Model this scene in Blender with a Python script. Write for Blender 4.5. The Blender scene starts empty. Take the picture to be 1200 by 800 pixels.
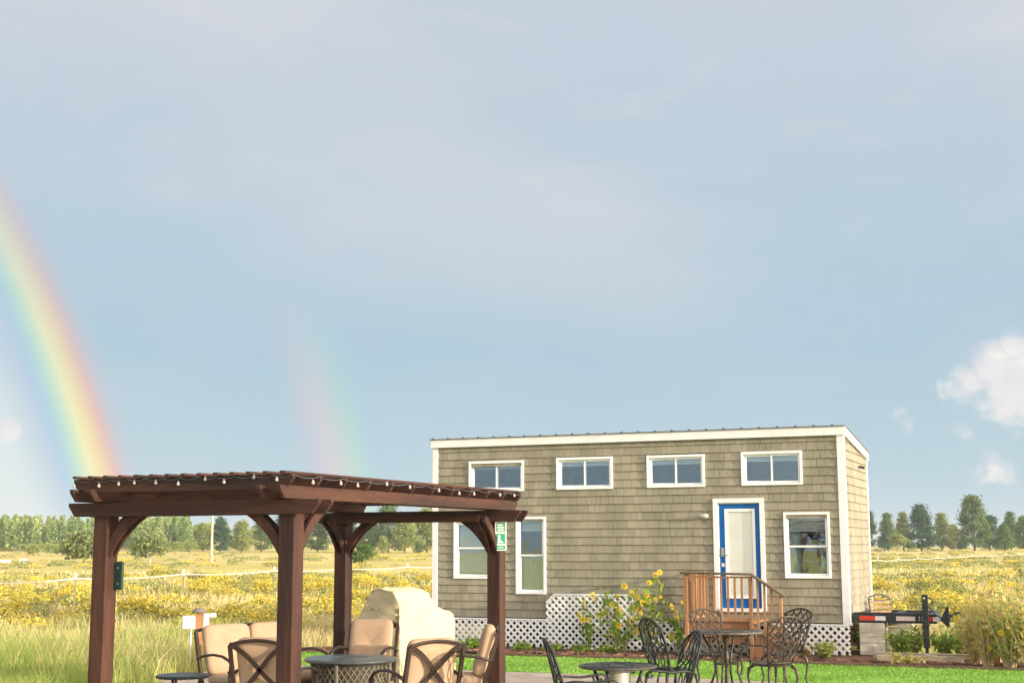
import bpy, math, random
import numpy as np
from mathutils import Vector, Matrix
R = math.radians
S = bpy.context.scene
COL = S.collection
rnd = random.Random(7)
# ------------------------------------------------------------------ camera
HC = 1.78; FPX = 1620.5; PITCH = .14698; ROLL = .00282
cd = bpy.data.cameras.new('camera'); cam = bpy.data.objects.new('camera', cd); COL.objects.link(cam)
S.camera = cam
cd.sensor_width = 36; cd.lens = FPX/1200*36; cd.clip_start = .05; cd.clip_end = 6000
_c, _s = math.cos(PITCH), math.sin(PITCH); _cr, _sr = math.cos(ROLL), math.sin(ROLL)
r0 = Vector((1,0,0)); u0 = Vector((0,-_s,_c)); f0 = Vector((0,_c,_s))
r1 = r0*_cr - u0*_sr; u1 = r0*_sr + u0*_cr
m = Matrix((r1, u1, -f0)).transposed().to_4x4(); m.translation = Vector((0,0,HC))
cam.matrix_world = m
S.render.resolution_x = 1024; S.render.resolution_y = 682
# ------------------------------------------------------------------ light
SUN_AZ = 123.0; SUN_EL = 9.0
EXPO = .55
K = 2**(-EXPO)
S.view_settings.view_transform = 'Standard'; S.view_settings.look = 'None'
S.view_settings.exposure = EXPO; S.view_settings.gamma = 1
S.view_settings.use_curve_mapping = False
sl = bpy.data.lights.new('sun', 'SUN'); sl.energy = 4.2; sl.angle = R(.6); sl.color = (1, .86, .66)
sun = bpy.data.objects.new('sun', sl); COL.objects.link(sun)
sd = Vector((math.sin(R(SUN_AZ))*math.cos(R(SUN_EL)), math.cos(R(SUN_AZ))*math.cos(R(SUN_EL)), math.sin(R(SUN_EL))))
sun.rotation_euler = sd.to_track_quat('Z', 'Y').to_euler()
# ------------------------------------------------------------------ world: Nishita under a thin storm cloud sheet, with the double rainbow
W = bpy.data.worlds.new('World'); S.world = W; W.use_nodes = True
nt = W.node_tree; nt.nodes.clear(); N = nt.nodes; LK = nt.links
def con(sock, v):
    if isinstance(v, bpy.types.NodeSocket): LK.new(v, sock)
    elif v is not None: sock.default_value = v
def M(op, a, b=None, c=None, clamp=False):
    n = N.new('ShaderNodeMath'); n.operation = op; n.use_clamp = clamp
    con(n.inputs[0], a)
    if b is not None: con(n.inputs[1], b)
    if c is not None: con(n.inputs[2], c)
    return n.outputs[0]
def VM(op, a, b=None):
    n = N.new('ShaderNodeVectorMath'); n.operation = op
    con(n.inputs[0], a)
    if b is not None: con(n.inputs[1], b)
    return n.outputs['Value'] if op in ('DOT_PRODUCT', 'DISTANCE', 'LENGTH') else n.outputs[0]
def MR(v, a, b, c=0., d=1., smooth=True):
    n = N.new('ShaderNodeMapRange'); n.interpolation_type = 'SMOOTHSTEP' if smooth else 'LINEAR'
    con(n.inputs['Value'], v); n.inputs['From Min'].default_value = a; n.inputs['From Max'].default_value = b
    n.inputs['To Min'].default_value = c; n.inputs['To Max'].default_value = d
    return n.outputs[0]
def ramp(v, stops, interp='EASE'):
    n = N.new('ShaderNodeValToRGB'); n.color_ramp.interpolation = interp; con(n.inputs[0], v)
    e = n.color_ramp.elements
    while len(e) > 1: e.remove(e[-1])
    for i, (p, c) in enumerate(stops):
        x = e[0] if i == 0 else e.new(p); x.position = p; x.color = (*c, 1)
    return n.outputs[0]
def MIX(mode, f, a, b):
    n = N.new('ShaderNodeMix'); n.data_type = 'RGBA'; n.blend_type = mode
    con(n.inputs[0], f); con(n.inputs[6], a if not isinstance(a, tuple) else (*a, 1)); con(n.inputs[7], b if not isinstance(b, tuple) else (*b, 1))
    return n.outputs[2]
def noise(vec, scale, detail=4, rough=.5):
    n = N.new('ShaderNodeTexNoise'); con(n.inputs['Vector'], vec); n.inputs['Scale'].default_value = scale
    n.inputs['Detail'].default_value = detail; n.inputs['Roughness'].default_value = rough
    return n
def s2l(*c): return tuple(((x/255+.055)/1.055)**2.4 if x > 10 else x/255/12.92 for x in c)
def dirv(X, Y):
    a, b = X-600, Y-400; px = _cr*a-_sr*b; py = _sr*a+_cr*b
    return (r0*(px/FPX) + u0*(-py/FPX) + f0).normalized()
tc = N.new('ShaderNodeTexCoord'); D = VM('NORMALIZE', tc.outputs['Generated'])
sep = N.new('ShaderNodeSeparateXYZ'); LK.new(D, sep.inputs[0])
el = M('MULTIPLY', M('ARCSINE', sep.outputs[2]), 180/math.pi)
elr = M('DIVIDE', el, 60, clamp=True)
base = ramp(elr, [(0, s2l(191,214,224)), (2.5/60, s2l(184,210,222)), (8/60, s2l(178,205,220)), (14/60, s2l(188,208,222)), (22/60, s2l(203,212,224)), (1, s2l(188,198,214))], 'LINEAR')
# broad soft cloud sheet
big = noise(VM('MULTIPLY', D, (1, 1, 2.2)), 3.1, 3, .45)
bigf = MR(big.outputs[0], .42, .66)
base = MIX('MIX', M('MULTIPLY', bigf, MR(el, 5, 18, .08, .75)), base, s2l(220,221,227))
big2 = noise(VM('MULTIPLY', D, (1, 1, 2.8)), 7.3, 4, .5)
base = MIX('MIX', M('MULTIPLY', MR(big2.outputs[0], .42, .7), .25), base, s2l(190,208,226))
wisp = noise(VM('MULTIPLY', D, (1.5, 1, 5)), 9, 5, .6)
base = MIX('MIX', M('MULTIPLY', MR(wisp.outputs[0], .5, .8), MR(el, 6, 20, .05, .3)), base, s2l(226,226,230))
# brighter sky on the sun side, behind the camera
toS = VM('DOT_PRODUCT', D, tuple(sd))
base = MIX('MIX', MR(toS, -.15, .9, 0, 1), base, (3.4, 2.95, 2.5))
# rainbow: angle from the antisolar point
th = M('SUBTRACT', M('MULTIPLY', M('ARCCOSINE', VM('DOT_PRODUCT', D, tuple(-sd))), 180/math.pi), .12)
inside = MR(th, 41.0, 38.6)
base = MIX('MIX', M('MULTIPLY', inside, MR(el, 13, 4.0, .08, .8)), base, s2l(231,239,238))
tt = MR(th, 38, 54, 0, 1, smooth=False)
def T(a): return (a-38)/16
bowc = ramp(tt, [(0, s2l(205,205,240)), (T(40.1), s2l(200,204,244)), (T(40.6), s2l(168,208,244)), (T(41.1), s2l(196,238,206)), (T(41.6), s2l(252,248,186)), (T(42.05), s2l(252,222,165)),
                 (T(42.5), s2l(246,186,172)), (T(43.3), s2l(228,190,196)), (T(45.90), s2l(200,200,215)), (T(50.10), s2l(218,198,214)), (T(50.80), s2l(234,210,212)), (T(51.40), s2l(214,220,206)), (T(52.00), s2l(184,228,206)), (T(52.70), s2l(176,212,232)), (1, s2l(176,206,232))], 'LINEAR')
g3 = lambda v: (v, v, v)
bowf = ramp(tt, [(0, g3(0)), (T(39.6), g3(0)), (T(40.25), g3(.24)), (T(40.7), g3(.46)), (T(41.1), g3(.78)), (T(41.6), g3(.97)), (T(42.05), g3(1)), (T(42.45), g3(.8)), (T(42.9), g3(.25)), (T(43.5), g3(0)),
                 (T(49.40), g3(0)), (T(50.30), g3(.34)), (T(50.90), g3(.45)), (T(51.50), g3(.46)), (T(52.10), g3(.36)), (T(52.80), g3(.15)), (T(53.70), g3(0))], 'LINEAR')
fade = MR(el, 3, 17, 1.0, .2)
fade2 = MR(el, 3, 12, 1.25, 0)
isec = M('GREATER_THAN', th, 47.0)
fd = M('ADD', M('MULTIPLY', isec, fade2), M('MULTIPLY', M('SUBTRACT', 1, isec), fade))
fd = M('MULTIPLY', fd, M('ADD', .75, M('MULTIPLY', noise(D, 14, 2).outputs[0], .5)))
base = MIX('MIX', M('MULTIPLY', fd, bowf, clamp=True), base, bowc)
# small sunlit cumulus
n1 = noise(VM('MULTIPLY', D, (1,1,1.3)), 46, 7, .62); n2 = noise(VM('MULTIPLY', D, (1,1,1.5)), 17, 4, .55)
puff = None
for (X, Y, rr, aa) in [(1168,430,.020,1.), (1188,408,.013,.95), (1192,445,.030,1.), (1140,450,.017,.8), (1180,478,.020,.6), (1132,508,.012,.55), (1165,550,.014,.72), (1150,560,.012,.5), (1058,494,.010,.38), (9,503,.008,.95), (1240,450,.03,1.)]:
    q = M('MULTIPLY', MR(VM('DISTANCE', VM('MULTIPLY', D, (1,1,1.0)), tuple(dirv(X, Y))), rr*1.7, 0, 0, 1.05, smooth=False), aa)
    puff = q if puff is None else M('MAXIMUM', puff, q)
fb = M('ADD', M('MULTIPLY', M('SUBTRACT', n1.outputs[0], .5), 1.25), M('MULTIPLY', M('SUBTRACT', n2.outputs[0], .5), .9))
puff = MR(M('MULTIPLY', M('ADD', puff, M('MULTIPLY', fb, 1.0)), M('MULTIPLY', puff, 6, clamp=True)), .20, .78)
pc = MIX('MIX', MR(n2.outputs[0], .35, .65), s2l(226,226,233), s2l(254,249,243))
base = MIX('MIX', M('MULTIPLY', puff, .96), base, pc)
below = MR(sep.outputs[2], -.002, -.03)
base = MIX('MIX', below, base, (.30,.27,.16))
bgc = N.new('ShaderNodeBackground'); LK.new(base, bgc.inputs[0]); bgc.inputs[1].default_value = K*1.0
sky = N.new('ShaderNodeTexSky'); sky.sky_type = 'NISHITA'; sky.sun_disc = False
sky.sun_elevation = R(SUN_EL); sky.sun_rotation = R(SUN_AZ); sky.altitude = 2100; sky.air_density = 1; sky.dust_density = .6
bgs = N.new('ShaderNodeBackground'); LK.new(sky.outputs[0], bgs.inputs[0]); bgs.inputs[1].default_value = .06
mx = N.new('ShaderNodeMixShader'); mx.inputs[0].default_value = .95
LK.new(bgs.outputs[0], mx.inputs[1]); LK.new(bgc.outputs[0], mx.inputs[2])
wo = N.new('ShaderNodeOutputWorld'); LK.new(mx.outputs[0], wo.inputs[0])

# ------------------------------------------------------------------ materials
MATS = {}
def mat(name, col, rough=.7, var=.15, scale=8, bump=0., bscale=60, metal=0., col2=None, stretch=(1,1,1), island=0., transl=0., spec=.4, coord='Object', grain=0.):
    if name in MATS: return MATS[name]
    m = bpy.data.materials.new(name); m.use_nodes = True; t = m.node_tree; n = t.nodes; l = t.links
    b = n['Principled BSDF']; b.inputs['Roughness'].default_value = rough; b.inputs['Metallic'].default_value = metal
    b.inputs['Specular IOR Level'].default_value = spec
    tcn = n.new('ShaderNodeTexCoord'); mp = n.new('ShaderNodeMapping'); l.new(tcn.outputs[coord], mp.inputs[0]); mp.inputs['Scale'].default_value = stretch
    nz = n.new('ShaderNodeTexNoise'); nz.inputs['Scale'].default_value = scale; nz.inputs['Detail'].default_value = 5; l.new(mp.outputs[0], nz.inputs['Vector'])
    mx = n.new('ShaderNodeMix'); mx.data_type = 'RGBA'
    c2 = col2 if col2 else tuple(min(1, x*(1+var)) for x in col); c1 = col if col2 else tuple(x*(1-var) for x in col)
    mx.inputs[6].default_value = (*c1, 1); mx.inputs[7].default_value = (*c2, 1)
    mr = n.new('ShaderNodeMapRange'); mr.inputs[1].default_value = .33; mr.inputs[2].default_value = .67; l.new(nz.outputs[0], mr.inputs[0]); l.new(mr.outputs[0], mx.inputs[0])
    out = mx.outputs[2]
    def hsv(fac, amt, out):
        h = n.new('ShaderNodeHueSaturation'); mm = n.new('ShaderNodeMapRange'); mm.inputs[3].default_value = 1-amt; mm.inputs[4].default_value = 1+amt
        l.new(fac, mm.inputs[0]); l.new(mm.outputs[0], h.inputs['Value']); l.new(out, h.inputs['Color']); return h.outputs[0]
    if island:
        g = n.new('ShaderNodeNewGeometry'); out = hsv(g.outputs['Random Per Island'], island, out)
    if grain:
        n3 = n.new('ShaderNodeTexNoise'); n3.inputs['Scale'].default_value = bscale*1.7; n3.inputs['Detail'].default_value = 3; l.new(mp.outputs[0], n3.inputs['Vector'])
        out = hsv(n3.outputs[0], grain, out)
    l.new(out, b.inputs['Base Color'])
    if bump:
        bn = n.new('ShaderNodeTexNoise'); bn.inputs['Scale'].default_value = bscale; bn.inputs['Detail'].default_value = 4; l.new(mp.outputs[0], bn.inputs['Vector'])
        bp = n.new('ShaderNodeBump'); bp.inputs['Strength'].default_value = bump; bp.inputs['Distance'].default_value = .01; l.new(bn.outputs[0], bp.inputs['Height']); l.new(bp.outputs[0], b.inputs['Normal'])
    if transl:
        tr = n.new('ShaderNodeBsdfTranslucent'); l.new(out, tr.inputs[0]); ms = n.new('ShaderNodeMixShader'); ms.inputs[0].default_value = transl
        l.new(b.outputs[0], ms.inputs[1]); l.new(tr.outputs[0], ms.inputs[2]); l.new(ms.outputs[0], n['Material Output'].inputs[0])
    MATS[name] = m; return m
def glassmat():
    m = bpy.data.materials.new('window_glass'); m.use_nodes = True; t = m.node_tree; n = t.nodes; l = t.links; n.clear()
    o = n.new('ShaderNodeOutputMaterial'); g = n.new('ShaderNodeBsdfGlossy'); g.inputs['Roughness'].default_value = .02; g.inputs['Color'].default_value = (.85,.92,1,1)
    tr = n.new('ShaderNodeBsdfTransparent'); tr.inputs[0].default_value = (.90,.94,.94,1)
    fr = n.new('ShaderNodeFresnel'); ge = n.new('ShaderNodeNewGeometry'); mq = n.new('ShaderNodeMapRange'); mq.inputs[3].default_value = 2.5; mq.inputs[4].default_value = 1/2.5; l.new(ge.outputs['Backfacing'], mq.inputs[0]); l.new(mq.outputs[0], fr.inputs[0])
    ms = n.new('ShaderNodeMixShader'); l.new(fr.outputs[0], ms.inputs[0]); l.new(tr.outputs[0], ms.inputs[1]); l.new(g.outputs[0], ms.inputs[2])
    nz = n.new('ShaderNodeTexNoise'); nz.inputs['Scale'].default_value = 1.5; bp = n.new('ShaderNodeBump'); bp.inputs['Strength'].default_value = .15; bp.inputs['Distance'].default_value = .02
    l.new(nz.outputs[0], bp.inputs['Height']); l.new(bp.outputs[0], g.inputs['Normal']); l.new(ms.outputs[0], o.inputs[0]); return m
GLASS = glassmat()
SID = mat('siding', (.285,.262,.200), .85, .12, 2.2, .5, 90, island=.11, stretch=(1,1,.25), grain=.12)
SIDE = SID
BACK = mat('sheathing', (.10,.085,.06), .9)
TRIM = mat('white_trim', (.78,.79,.80), .5, .04, 5, .1, 40)
VINYL = mat('white_vinyl', (.87,.88,.89), .35, .02, 5)
BLUE = mat('blue_paint', (.0,.12,.42), .35, .06, 4, .1, 40)
DOORW = mat('door_panel', (.78,.80,.76), .45, .03, 3)
BLIND = mat('blind', (.66,.70,.66), .7, .05, 3)
INNER = mat('inner_wall', (.42,.42,.40), .8)
ROOF = mat('roof_metal', (.13,.12,.12), .45, .1, 4, metal=.3)
NICK = mat('nickel', (.55,.53,.50), .3, .05, 9, metal=.8)
PW_ = dict(rough=.62, var=0, scale=5.0, bump=.6, bscale=34, col2=(.086,.037,.024), grain=.5, spec=.25)
PW_C = (.026,.016,.015)
PWOOD = mat('pergola_stain_x', PW_C, stretch=(.10,1,1), **PW_); PWOODY = mat('pergola_stain_y', PW_C, stretch=(1,.10,1), **PW_); PWOODZ = mat('pergola_stain_z', PW_C, stretch=(1,1,.10), **PW_)
PWOOD_old = mat('pergola_stain', (.036,.021,.019), .62, 0, 3.0, .5, 30, col2=(.085,.042,.034), stretch=(1,1,1), grain=.3, spec=.25)
DECKW = mat('redwood', (.30,.145,.07), .7, 0, 5, .4, 40, col2=(.42,.23,.12), stretch=(1,1,.2), grain=.2)
GREYW = mat('weathered_cap', (.13,.085,.055), .8, .25, 6, .4, 50)
IRON = mat('dark_iron', (.028,.034,.032), .42, .3, 20, .3, 120, metal=.4, spec=.5)
BRONZE = mat('bronze_iron', (.062,.052,.040), .40, .35, 14, .3, 120, metal=.5, spec=.5)
BROWNM = mat('brown_metal', (.050,.034,.026), .45, .2, 12, .1, 80, metal=.3)
CUSH = mat('tan_cushion', (.47,.335,.225), .9, .08, 5, .5, 300, grain=.05, spec=.15)
COVER = mat('cream_cover', (.60,.53,.345), .75, .05, 4, .25, 25, spec=.25)
WICK = mat('wicker', (.20,.17,.11), .7, .3, 30)
STEEL = mat('frame_black', (.030,.036,.040), .45, .25, 9, .2, 60)
RED = mat('reflector_red', (.62,.05,.035), .4, .1, 30)
WHT = mat('reflector_white', (.78,.76,.72), .45, .08, 30)
STICK = mat('worn_sticker', (.70,.50,.44), .6, 0, 35, col2=(.75,.70,.62))
CONC = mat('concrete_block', (.50,.47,.39), .95, .12, 9, .6, 80, grain=.1)
MULCH = mat('mulch', (.085,.042,.026), .95, 0, 14, 1.0, 40, col2=(.21,.11,.07), grain=.4)
TURF = mat('turf', (.19,.38,.055), .95, 0, .9, 1., 220, col2=(.29,.50,.10), grain=.55, stretch=(.5,1.6,1), spec=.1)
STONE = mat('stone', (.32,.27,.22), .9, .2, 6, .5, 30)
GREENM = mat('green_paint', (.012,.038,.030), .5, .1, 8)
SIGNG = mat('sign_green', (.03,.36,.22), .5, .03, 8)
WIRE = mat('grey_wire', (.10,.10,.11), .6)
BULB = mat('bulb', (.42,.40,.38), .25, .03, 8)
ROPE = mat('white_tape', (.62,.61,.57), .7, .05, 4)
TPOST = mat('fence_post', (.22,.22,.16), .8, .2, 8)
POLE = mat('pole_wood', (.52,.45,.36), .9, .15, 2)
BARK = mat('bark', (.15,.10,.07), .95, .3, 2, .6, 12)
PBARK = mat('pale_bark', (.55,.50,.42), .95, .15, 2)
def leaf(name, a, b, isl=.3, tr=.35, sc=.8): return mat(name, a, .75, 0, sc, col2=b, island=isl, transl=tr, spec=.1)
PINE_D = leaf('pine_dark', (.05,.12,.075), (.085,.165,.08))
PINE_M = leaf('pine_mid', (.10,.18,.06), (.18,.26,.09))
PINE_L = leaf('pine_light', (.25,.31,.09), (.34,.38,.14))
FOREST = leaf('forest_green', (.20,.32,.12), (.44,.50,.20), isl=.25, sc=.09)
OAK = leaf('oak_leaf', (.19,.24,.10), (.28,.33,.14))
BRUSHY = leaf('rabbitbrush_bloom', (.66,.52,.06), (.76,.64,.14), .18, .3, 6)
BRUSHG = leaf('rabbitbrush_leaf', (.25,.29,.11), (.42,.42,.17), .25, .3, 4)
GRASS_G = leaf('grass_green', (.32,.41,.10), (.47,.53,.17), .25, .4, .5)
GRASS_Y = leaf('grass_straw', (.60,.52,.26), (.73,.62,.35), .2, .4, .5)
WEED = leaf('weed_green', (.22,.38,.06), (.36,.48,.10), .3, .4, 3)
WEEDY = leaf('weed_gold', (.60,.54,.17), (.74,.66,.27), .25, .4, 3)
PETAL = leaf('petal', (.86,.60,.02), (.90,.70,.05), .1, .3, 8)
CORE = mat('flower_core', (.45,.24,.03), .9)
STEM = mat('plant_stem', (.24,.26,.09), .8)

# ------------------------------------------------------------------ mesh builder
class MB:
    def __init__(s): s.v = []; s.f = []; s.mi = []; s.cur = 0
    def add(s, vs, fs):
        o = len(s.v); s.v += [tuple(p) for p in vs]; s.f += [tuple(i+o for i in f) for f in fs]; s.mi += [s.cur]*len(fs)
    def box(s, x0, x1, y0, y1, z0, z1, M=None):
        vs = [Vector((x, y, z)) for z in (z0, z1) for y in (y0, y1) for x in (x0, x1)]
        if M is not None: vs = [M @ p for p in vs]
        s.add(vs, [(0,2,3,1), (4,5,7,6), (0,1,5,4), (2,6,7,3), (0,4,6,2), (1,3,7,5)])
    def bar(s, a, b, w, h, up=(0,0,1)):
        a = Vector(a); b = Vector(b); d = (b-a).normalized(); u = Vector(up)
        r = d.cross(u)
        if r.length < 1e-4: r = d.cross(Vector((0,1,0)))
        r.normalize(); u = r.cross(d)
        vs = [p + r*i*w/2 + u*j*h/2 for p in (a, b) for i, j in ((-1,-1), (1,-1), (1,1), (-1,1))]
        s.add(vs, [(0,1,2,3), (7,6,5,4), (0,4,5,1), (1,5,6,2), (2,6,7,3), (3,7,4,0)])
    def tube(s, pts, r, n=6, flat=1.0, rs=None):
        pts = [Vector(p) for p in pts]; L = len(pts); ring = []; up = None
        for i, p in enumerate(pts):
            t = (pts[min(i+1, L-1)]-pts[max(i-1, 0)])
            t = t.normalized() if t.length > 1e-9 else Vector((0,0,1))
            if up is None:
                up = Vector((0,0,1)) if abs(t.z) < .9 else Vector((0,1,0))
            a = t.cross(up)
            if a.length < 1e-4: a = t.orthogonal()
            a.normalize(); up = a.cross(t)
            q = rs[i] if rs else r
            ring.append([p + a*math.cos(k*2*math.pi/n)*q + up*math.sin(k*2*math.pi/n)*q*flat for k in range(n)])
        vs = [v for x in ring for v in x]; fs = []
        for i in range(L-1):
            for k in range(n): fs.append((i*n+k, i*n+(k+1) % n, (i+1)*n+(k+1) % n, (i+1)*n+k))
        fs.append(tuple(range(n-1, -1, -1))); fs.append(tuple((L-1)*n+k for k in range(n)))
        s.add(vs, fs)
    def lathe(s, prof, n=32, c=(0,0,0)):
        vs = [(c[0]+r*math.cos(k*2*math.pi/n), c[1]+r*math.sin(k*2*math.pi/n), c[2]+z) for r, z in prof for k in range(n)]; L = len(prof)
        fs = [(i*n+k, i*n+(k+1) % n, (i+1)*n+(k+1) % n, (i+1)*n+k) for i in range(L-1) for k in range(n)]
        fs.append(tuple(range(n-1, -1, -1))); fs.append(tuple((L-1)*n+k for k in range(n)))
        s.add(vs, fs)
    def prism(s, poly, y0, y1, M=None):   # poly in xz, extruded along y
        n = len(poly); vs = [Vector((x, y, z)) for y in (y0, y1) for x, z in poly]
        if M is not None: vs = [M @ p for p in vs]
        s.add(vs, [tuple(range(n)), tuple(range(2*n-1, n-1, -1))] + [(i, i+n, (i+1) % n+n, (i+1) % n) for i in range(n)])
    def build(s, name, mats, parent=None, bevel=0, smooth=False, sub=0, loc=None):
        me = bpy.data.meshes.new(name); me.from_pydata(s.v, [], s.f)
        for m in (mats if isinstance(mats, (list, tuple)) else [mats]): me.materials.append(m)
        if any(s.mi): me.polygons.foreach_set('material_index', s.mi)
        if smooth: me.polygons.foreach_set('use_smooth', [True]*len(s.f))
        me.update(); o = bpy.data.objects.new(name, me); COL.objects.link(o)
        if parent: o.parent = parent
        if loc: o.location = loc
        if bevel:
            b = o.modifiers.new('bevel', 'BEVEL'); b.width = bevel; b.segments = 2; b.limit_method = 'ANGLE'; b.angle_limit = R(50)
        if sub:
            b = o.modifiers.new('sub', 'SUBSURF'); b.levels = sub; b.render_levels = sub
        return o
def tag(o, label=None, cat=None, group=None, kind=None):
    if label: o['label'] = label
    if cat: o['category'] = cat
    if group: o['group'] = group
    if kind: o['kind'] = kind
    return o
def empty(name, loc, rz=0, **k):
    o = bpy.data.objects.new(name, None); COL.objects.link(o); o.location = loc; o.rotation_euler = (0, 0, rz); o.empty_display_size = .2
    return tag(o, **k)
def dup(root, loc, rz, label=None, group=None, scale=None):
    r = root.copy(); COL.objects.link(r); r.location = loc; r.rotation_euler = (0, 0, rz)
    if label: r['label'] = label
    if group: r['group'] = group
    if scale: r.scale = (scale,)*3
    for ch in list(root.children):
        c = ch.copy(); COL.objects.link(c); c.parent = r
        for g in ch.children:
            d = g.copy(); COL.objects.link(d); d.parent = c
    return r
def gp(X, Dm, z=0):
    d = dirv(X, 640); k = Dm/d.y
    return Vector((d.x*k, Dm, z))
def facing(dx, dy): return math.atan2(-dx, dy)
def npmesh(name, V, F, mats, mi=None, parent=None, smooth=False):
    me = bpy.data.meshes.new(name); V = np.asarray(V, np.float32); F = np.asarray(F, np.int32); nf, k = F.shape
    me.vertices.add(len(V)); me.vertices.foreach_set('co', V.ravel())
    me.loops.add(nf*k); me.loops.foreach_set('vertex_index', F.ravel())
    me.polygons.add(nf); me.polygons.foreach_set('loop_start', np.arange(0, nf*k, k, dtype=np.int32)); me.polygons.foreach_set('loop_total', np.full(nf, k, np.int32))
    for m in (mats if isinstance(mats, (list, tuple)) else [mats]): me.materials.append(m)
    if mi is not None: me.polygons.foreach_set('material_index', np.asarray(mi, np.int32))
    me.update(calc_edges=True); me.validate()
    o = bpy.data.objects.new(name, me); COL.objects.link(o)
    if parent: o.parent = parent
    return o
def leaves(P, size, rng, flat=1., asp=1.6):
    """one small quad per point, random orientation"""
    n = len(P); a = rng.normal(size=(n,3)); a /= np.linalg.norm(a, axis=1)[:,None]; a[:,2] *= flat
    b = rng.normal(size=(n,3)); b -= (b*a).sum(1)[:,None]*a/(a*a).sum(1)[:,None]; b /= np.linalg.norm(b, axis=1)[:,None]
    s = size*rng.uniform(.6, 1.4, (n,1)); a = a*s*asp/2; b = b*s/2
    V = np.stack([P-a, P+b, P+a, P-b], 1).reshape(-1,3); F = np.arange(4*n).reshape(-1,4)
    return V, F

# ------------------------------------------------------------------ ground
def hgt(x, y):
    x = np.asarray(x, float); y = np.asarray(y, float)
    t = np.clip((y-330)/420, 0, 1); t = t*t*(3-2*t); k = np.clip((-x*1.0+20)/120, 0, 1)
    return t*k*7.0
xs = np.concatenate([-np.geomspace(2400, 20, 40), np.linspace(-18, 18, 13), np.geomspace(20, 2400, 40)]); ys = np.concatenate([[-600,-200,-60,-20], np.linspace(-5, 60, 20), np.geomspace(66, 4200, 60)])
XX, YY = np.meshgrid(xs, ys); V = np.stack([XX.ravel(), YY.ravel(), hgt(XX, YY).ravel()], 1)
nx = len(xs); F = [(j*nx+i, j*nx+i+1, (j+1)*nx+i+1, (j+1)*nx+i) for j in range(len(ys)-1) for i in range(nx-1)]
gm = bpy.data.materials.new('field_ground'); gm.use_nodes = True
nt = gm.node_tree; N = nt.nodes; LK = nt.links; pb = N['Principled BSDF']; pb.inputs['Roughness'].default_value = 1; pb.inputs['Specular IOR Level'].default_value = 0
tcn = N.new('ShaderNodeTexCoord'); P0 = tcn.outputs['Object']
na = noise(VM('MULTIPLY', P0, (1, .35, 1)), .035, 5, .6); nb = noise(VM('MULTIPLY', P0, (1,.5,1)), .35, 5, .65); nc = noise(P0, 5, 4, .6)
c = MIX('MIX', MR(na.outputs[0], .4, .62), (.50,.46,.17), (.72,.56,.27))
c = MIX('MIX', M('MULTIPLY', MR(nb.outputs[0], .53, .66), .7), c, (.72,.58,.09))
c = MIX('MIX', M('MULTIPLY', MR(noise(VM('MULTIPLY', P0, (1,.4,1)), .12, 4, .6).outputs[0], .56, .68), .5), c, (.38,.36,.14))
sp = N.new('ShaderNodeSeparateXYZ'); LK.new(P0, sp.inputs[0])
c = MIX('MIX', MR(sp.outputs[1], 60, 25, 0, .7), c, (.42,.44,.14))
c = MIX('MIX', M('MULTIPLY', MR(nc.outputs[0], .4, .7), .3), c, (.34,.26,.12))
LK.new(c, pb.inputs['Base Color'])
bp = N.new('ShaderNodeBump'); bp.inputs['Strength'].default_value = 1; bp.inputs['Distance'].default_value = .25; LK.new(nb.outputs[0], bp.inputs['Height']); LK.new(bp.outputs[0], pb.inputs['Normal'])
g = npmesh('ground', V, F, gm); tag(g, kind='structure')
def poly_sheet(name, pts, z, m_, n=0, th=0):
    b = MB(); k = len(pts)
    if th: b.add([(x, y, z) for x, y in pts]+[(x, y, z-th) for x, y in pts], [tuple(range(k))]+[(i, i+k, (i+1) % k+k, (i+1) % k) for i in range(k)])
    else: b.add([(x, y, z) for x, y in pts], [tuple(range(k))])
    return tag(b.build(name, m_), kind='structure')
LAWN_TOP = [(-3.7,23.75), (-1.9,23.4), (-.29,22.93), (2.63,21.9), (4.54,21.01), (7.2,19.94), (9.5,19.0), (14,17.0)]
LAWN_BOT = [(14,11), (9,13), (6.4,15.6), (4.6,17.6), (3.4,18.4), (2.27,18.96), (.46,19.76), (-.25,20.04), (-2.52,20.8), (-3.7,21.3)]
BED_FAR = [(14,18.6), (12.5,19.4), (9.5,20.8), (8.6,21.4), (7.9,22.0), (6.4,22.5), (5.9,24.2), (1.2,26.6), (-1.5,26.1), (-3.9,25.3)]
PATIO = [(-5.7,6), (-4.7,18.5), (-4.2,21.0)] + LAWN_BOT[::-1][0:8] + [(7.4,14.2), (8.5,6), (7,-4), (-6,-4)]
poly_sheet('mulch_bed', LAWN_TOP + BED_FAR, .010, MULCH)
# lawn with a fringe of blades
poly_sheet('lawn', LAWN_BOT[::-1] + LAWN_TOP[::-1], .030, TURF, th=.03)
pm = bpy.data.materials.new('patio_pavers'); pm.use_nodes = True; nt = pm.node_tree; N = nt.nodes; LK = nt.links; pb = N['Principled BSDF']; pb.inputs['Roughness'].default_value = .85
tcn = N.new('ShaderNodeTexCoord'); br = N.new('ShaderNodeTexBrick'); br.inputs['Scale'].default_value = 1; br.inputs['Brick Width'].default_value = .6; br.inputs['Row Height'].default_value = .3; br.inputs['Mortar Size'].default_value = .008
mp = N.new('ShaderNodeMapping'); mp.inputs['Rotation'].default_value = (0,0,-.4); LK.new(tcn.outputs['Object'], mp.inputs[0]); LK.new(mp.outputs[0], br.inputs['Vector'])
br.inputs['Color1'].default_value = (.37,.30,.25,1); br.inputs['Color2'].default_value = (.44,.37,.31,1); br.inputs['Mortar'].default_value = (.2,.17,.14,1)
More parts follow.
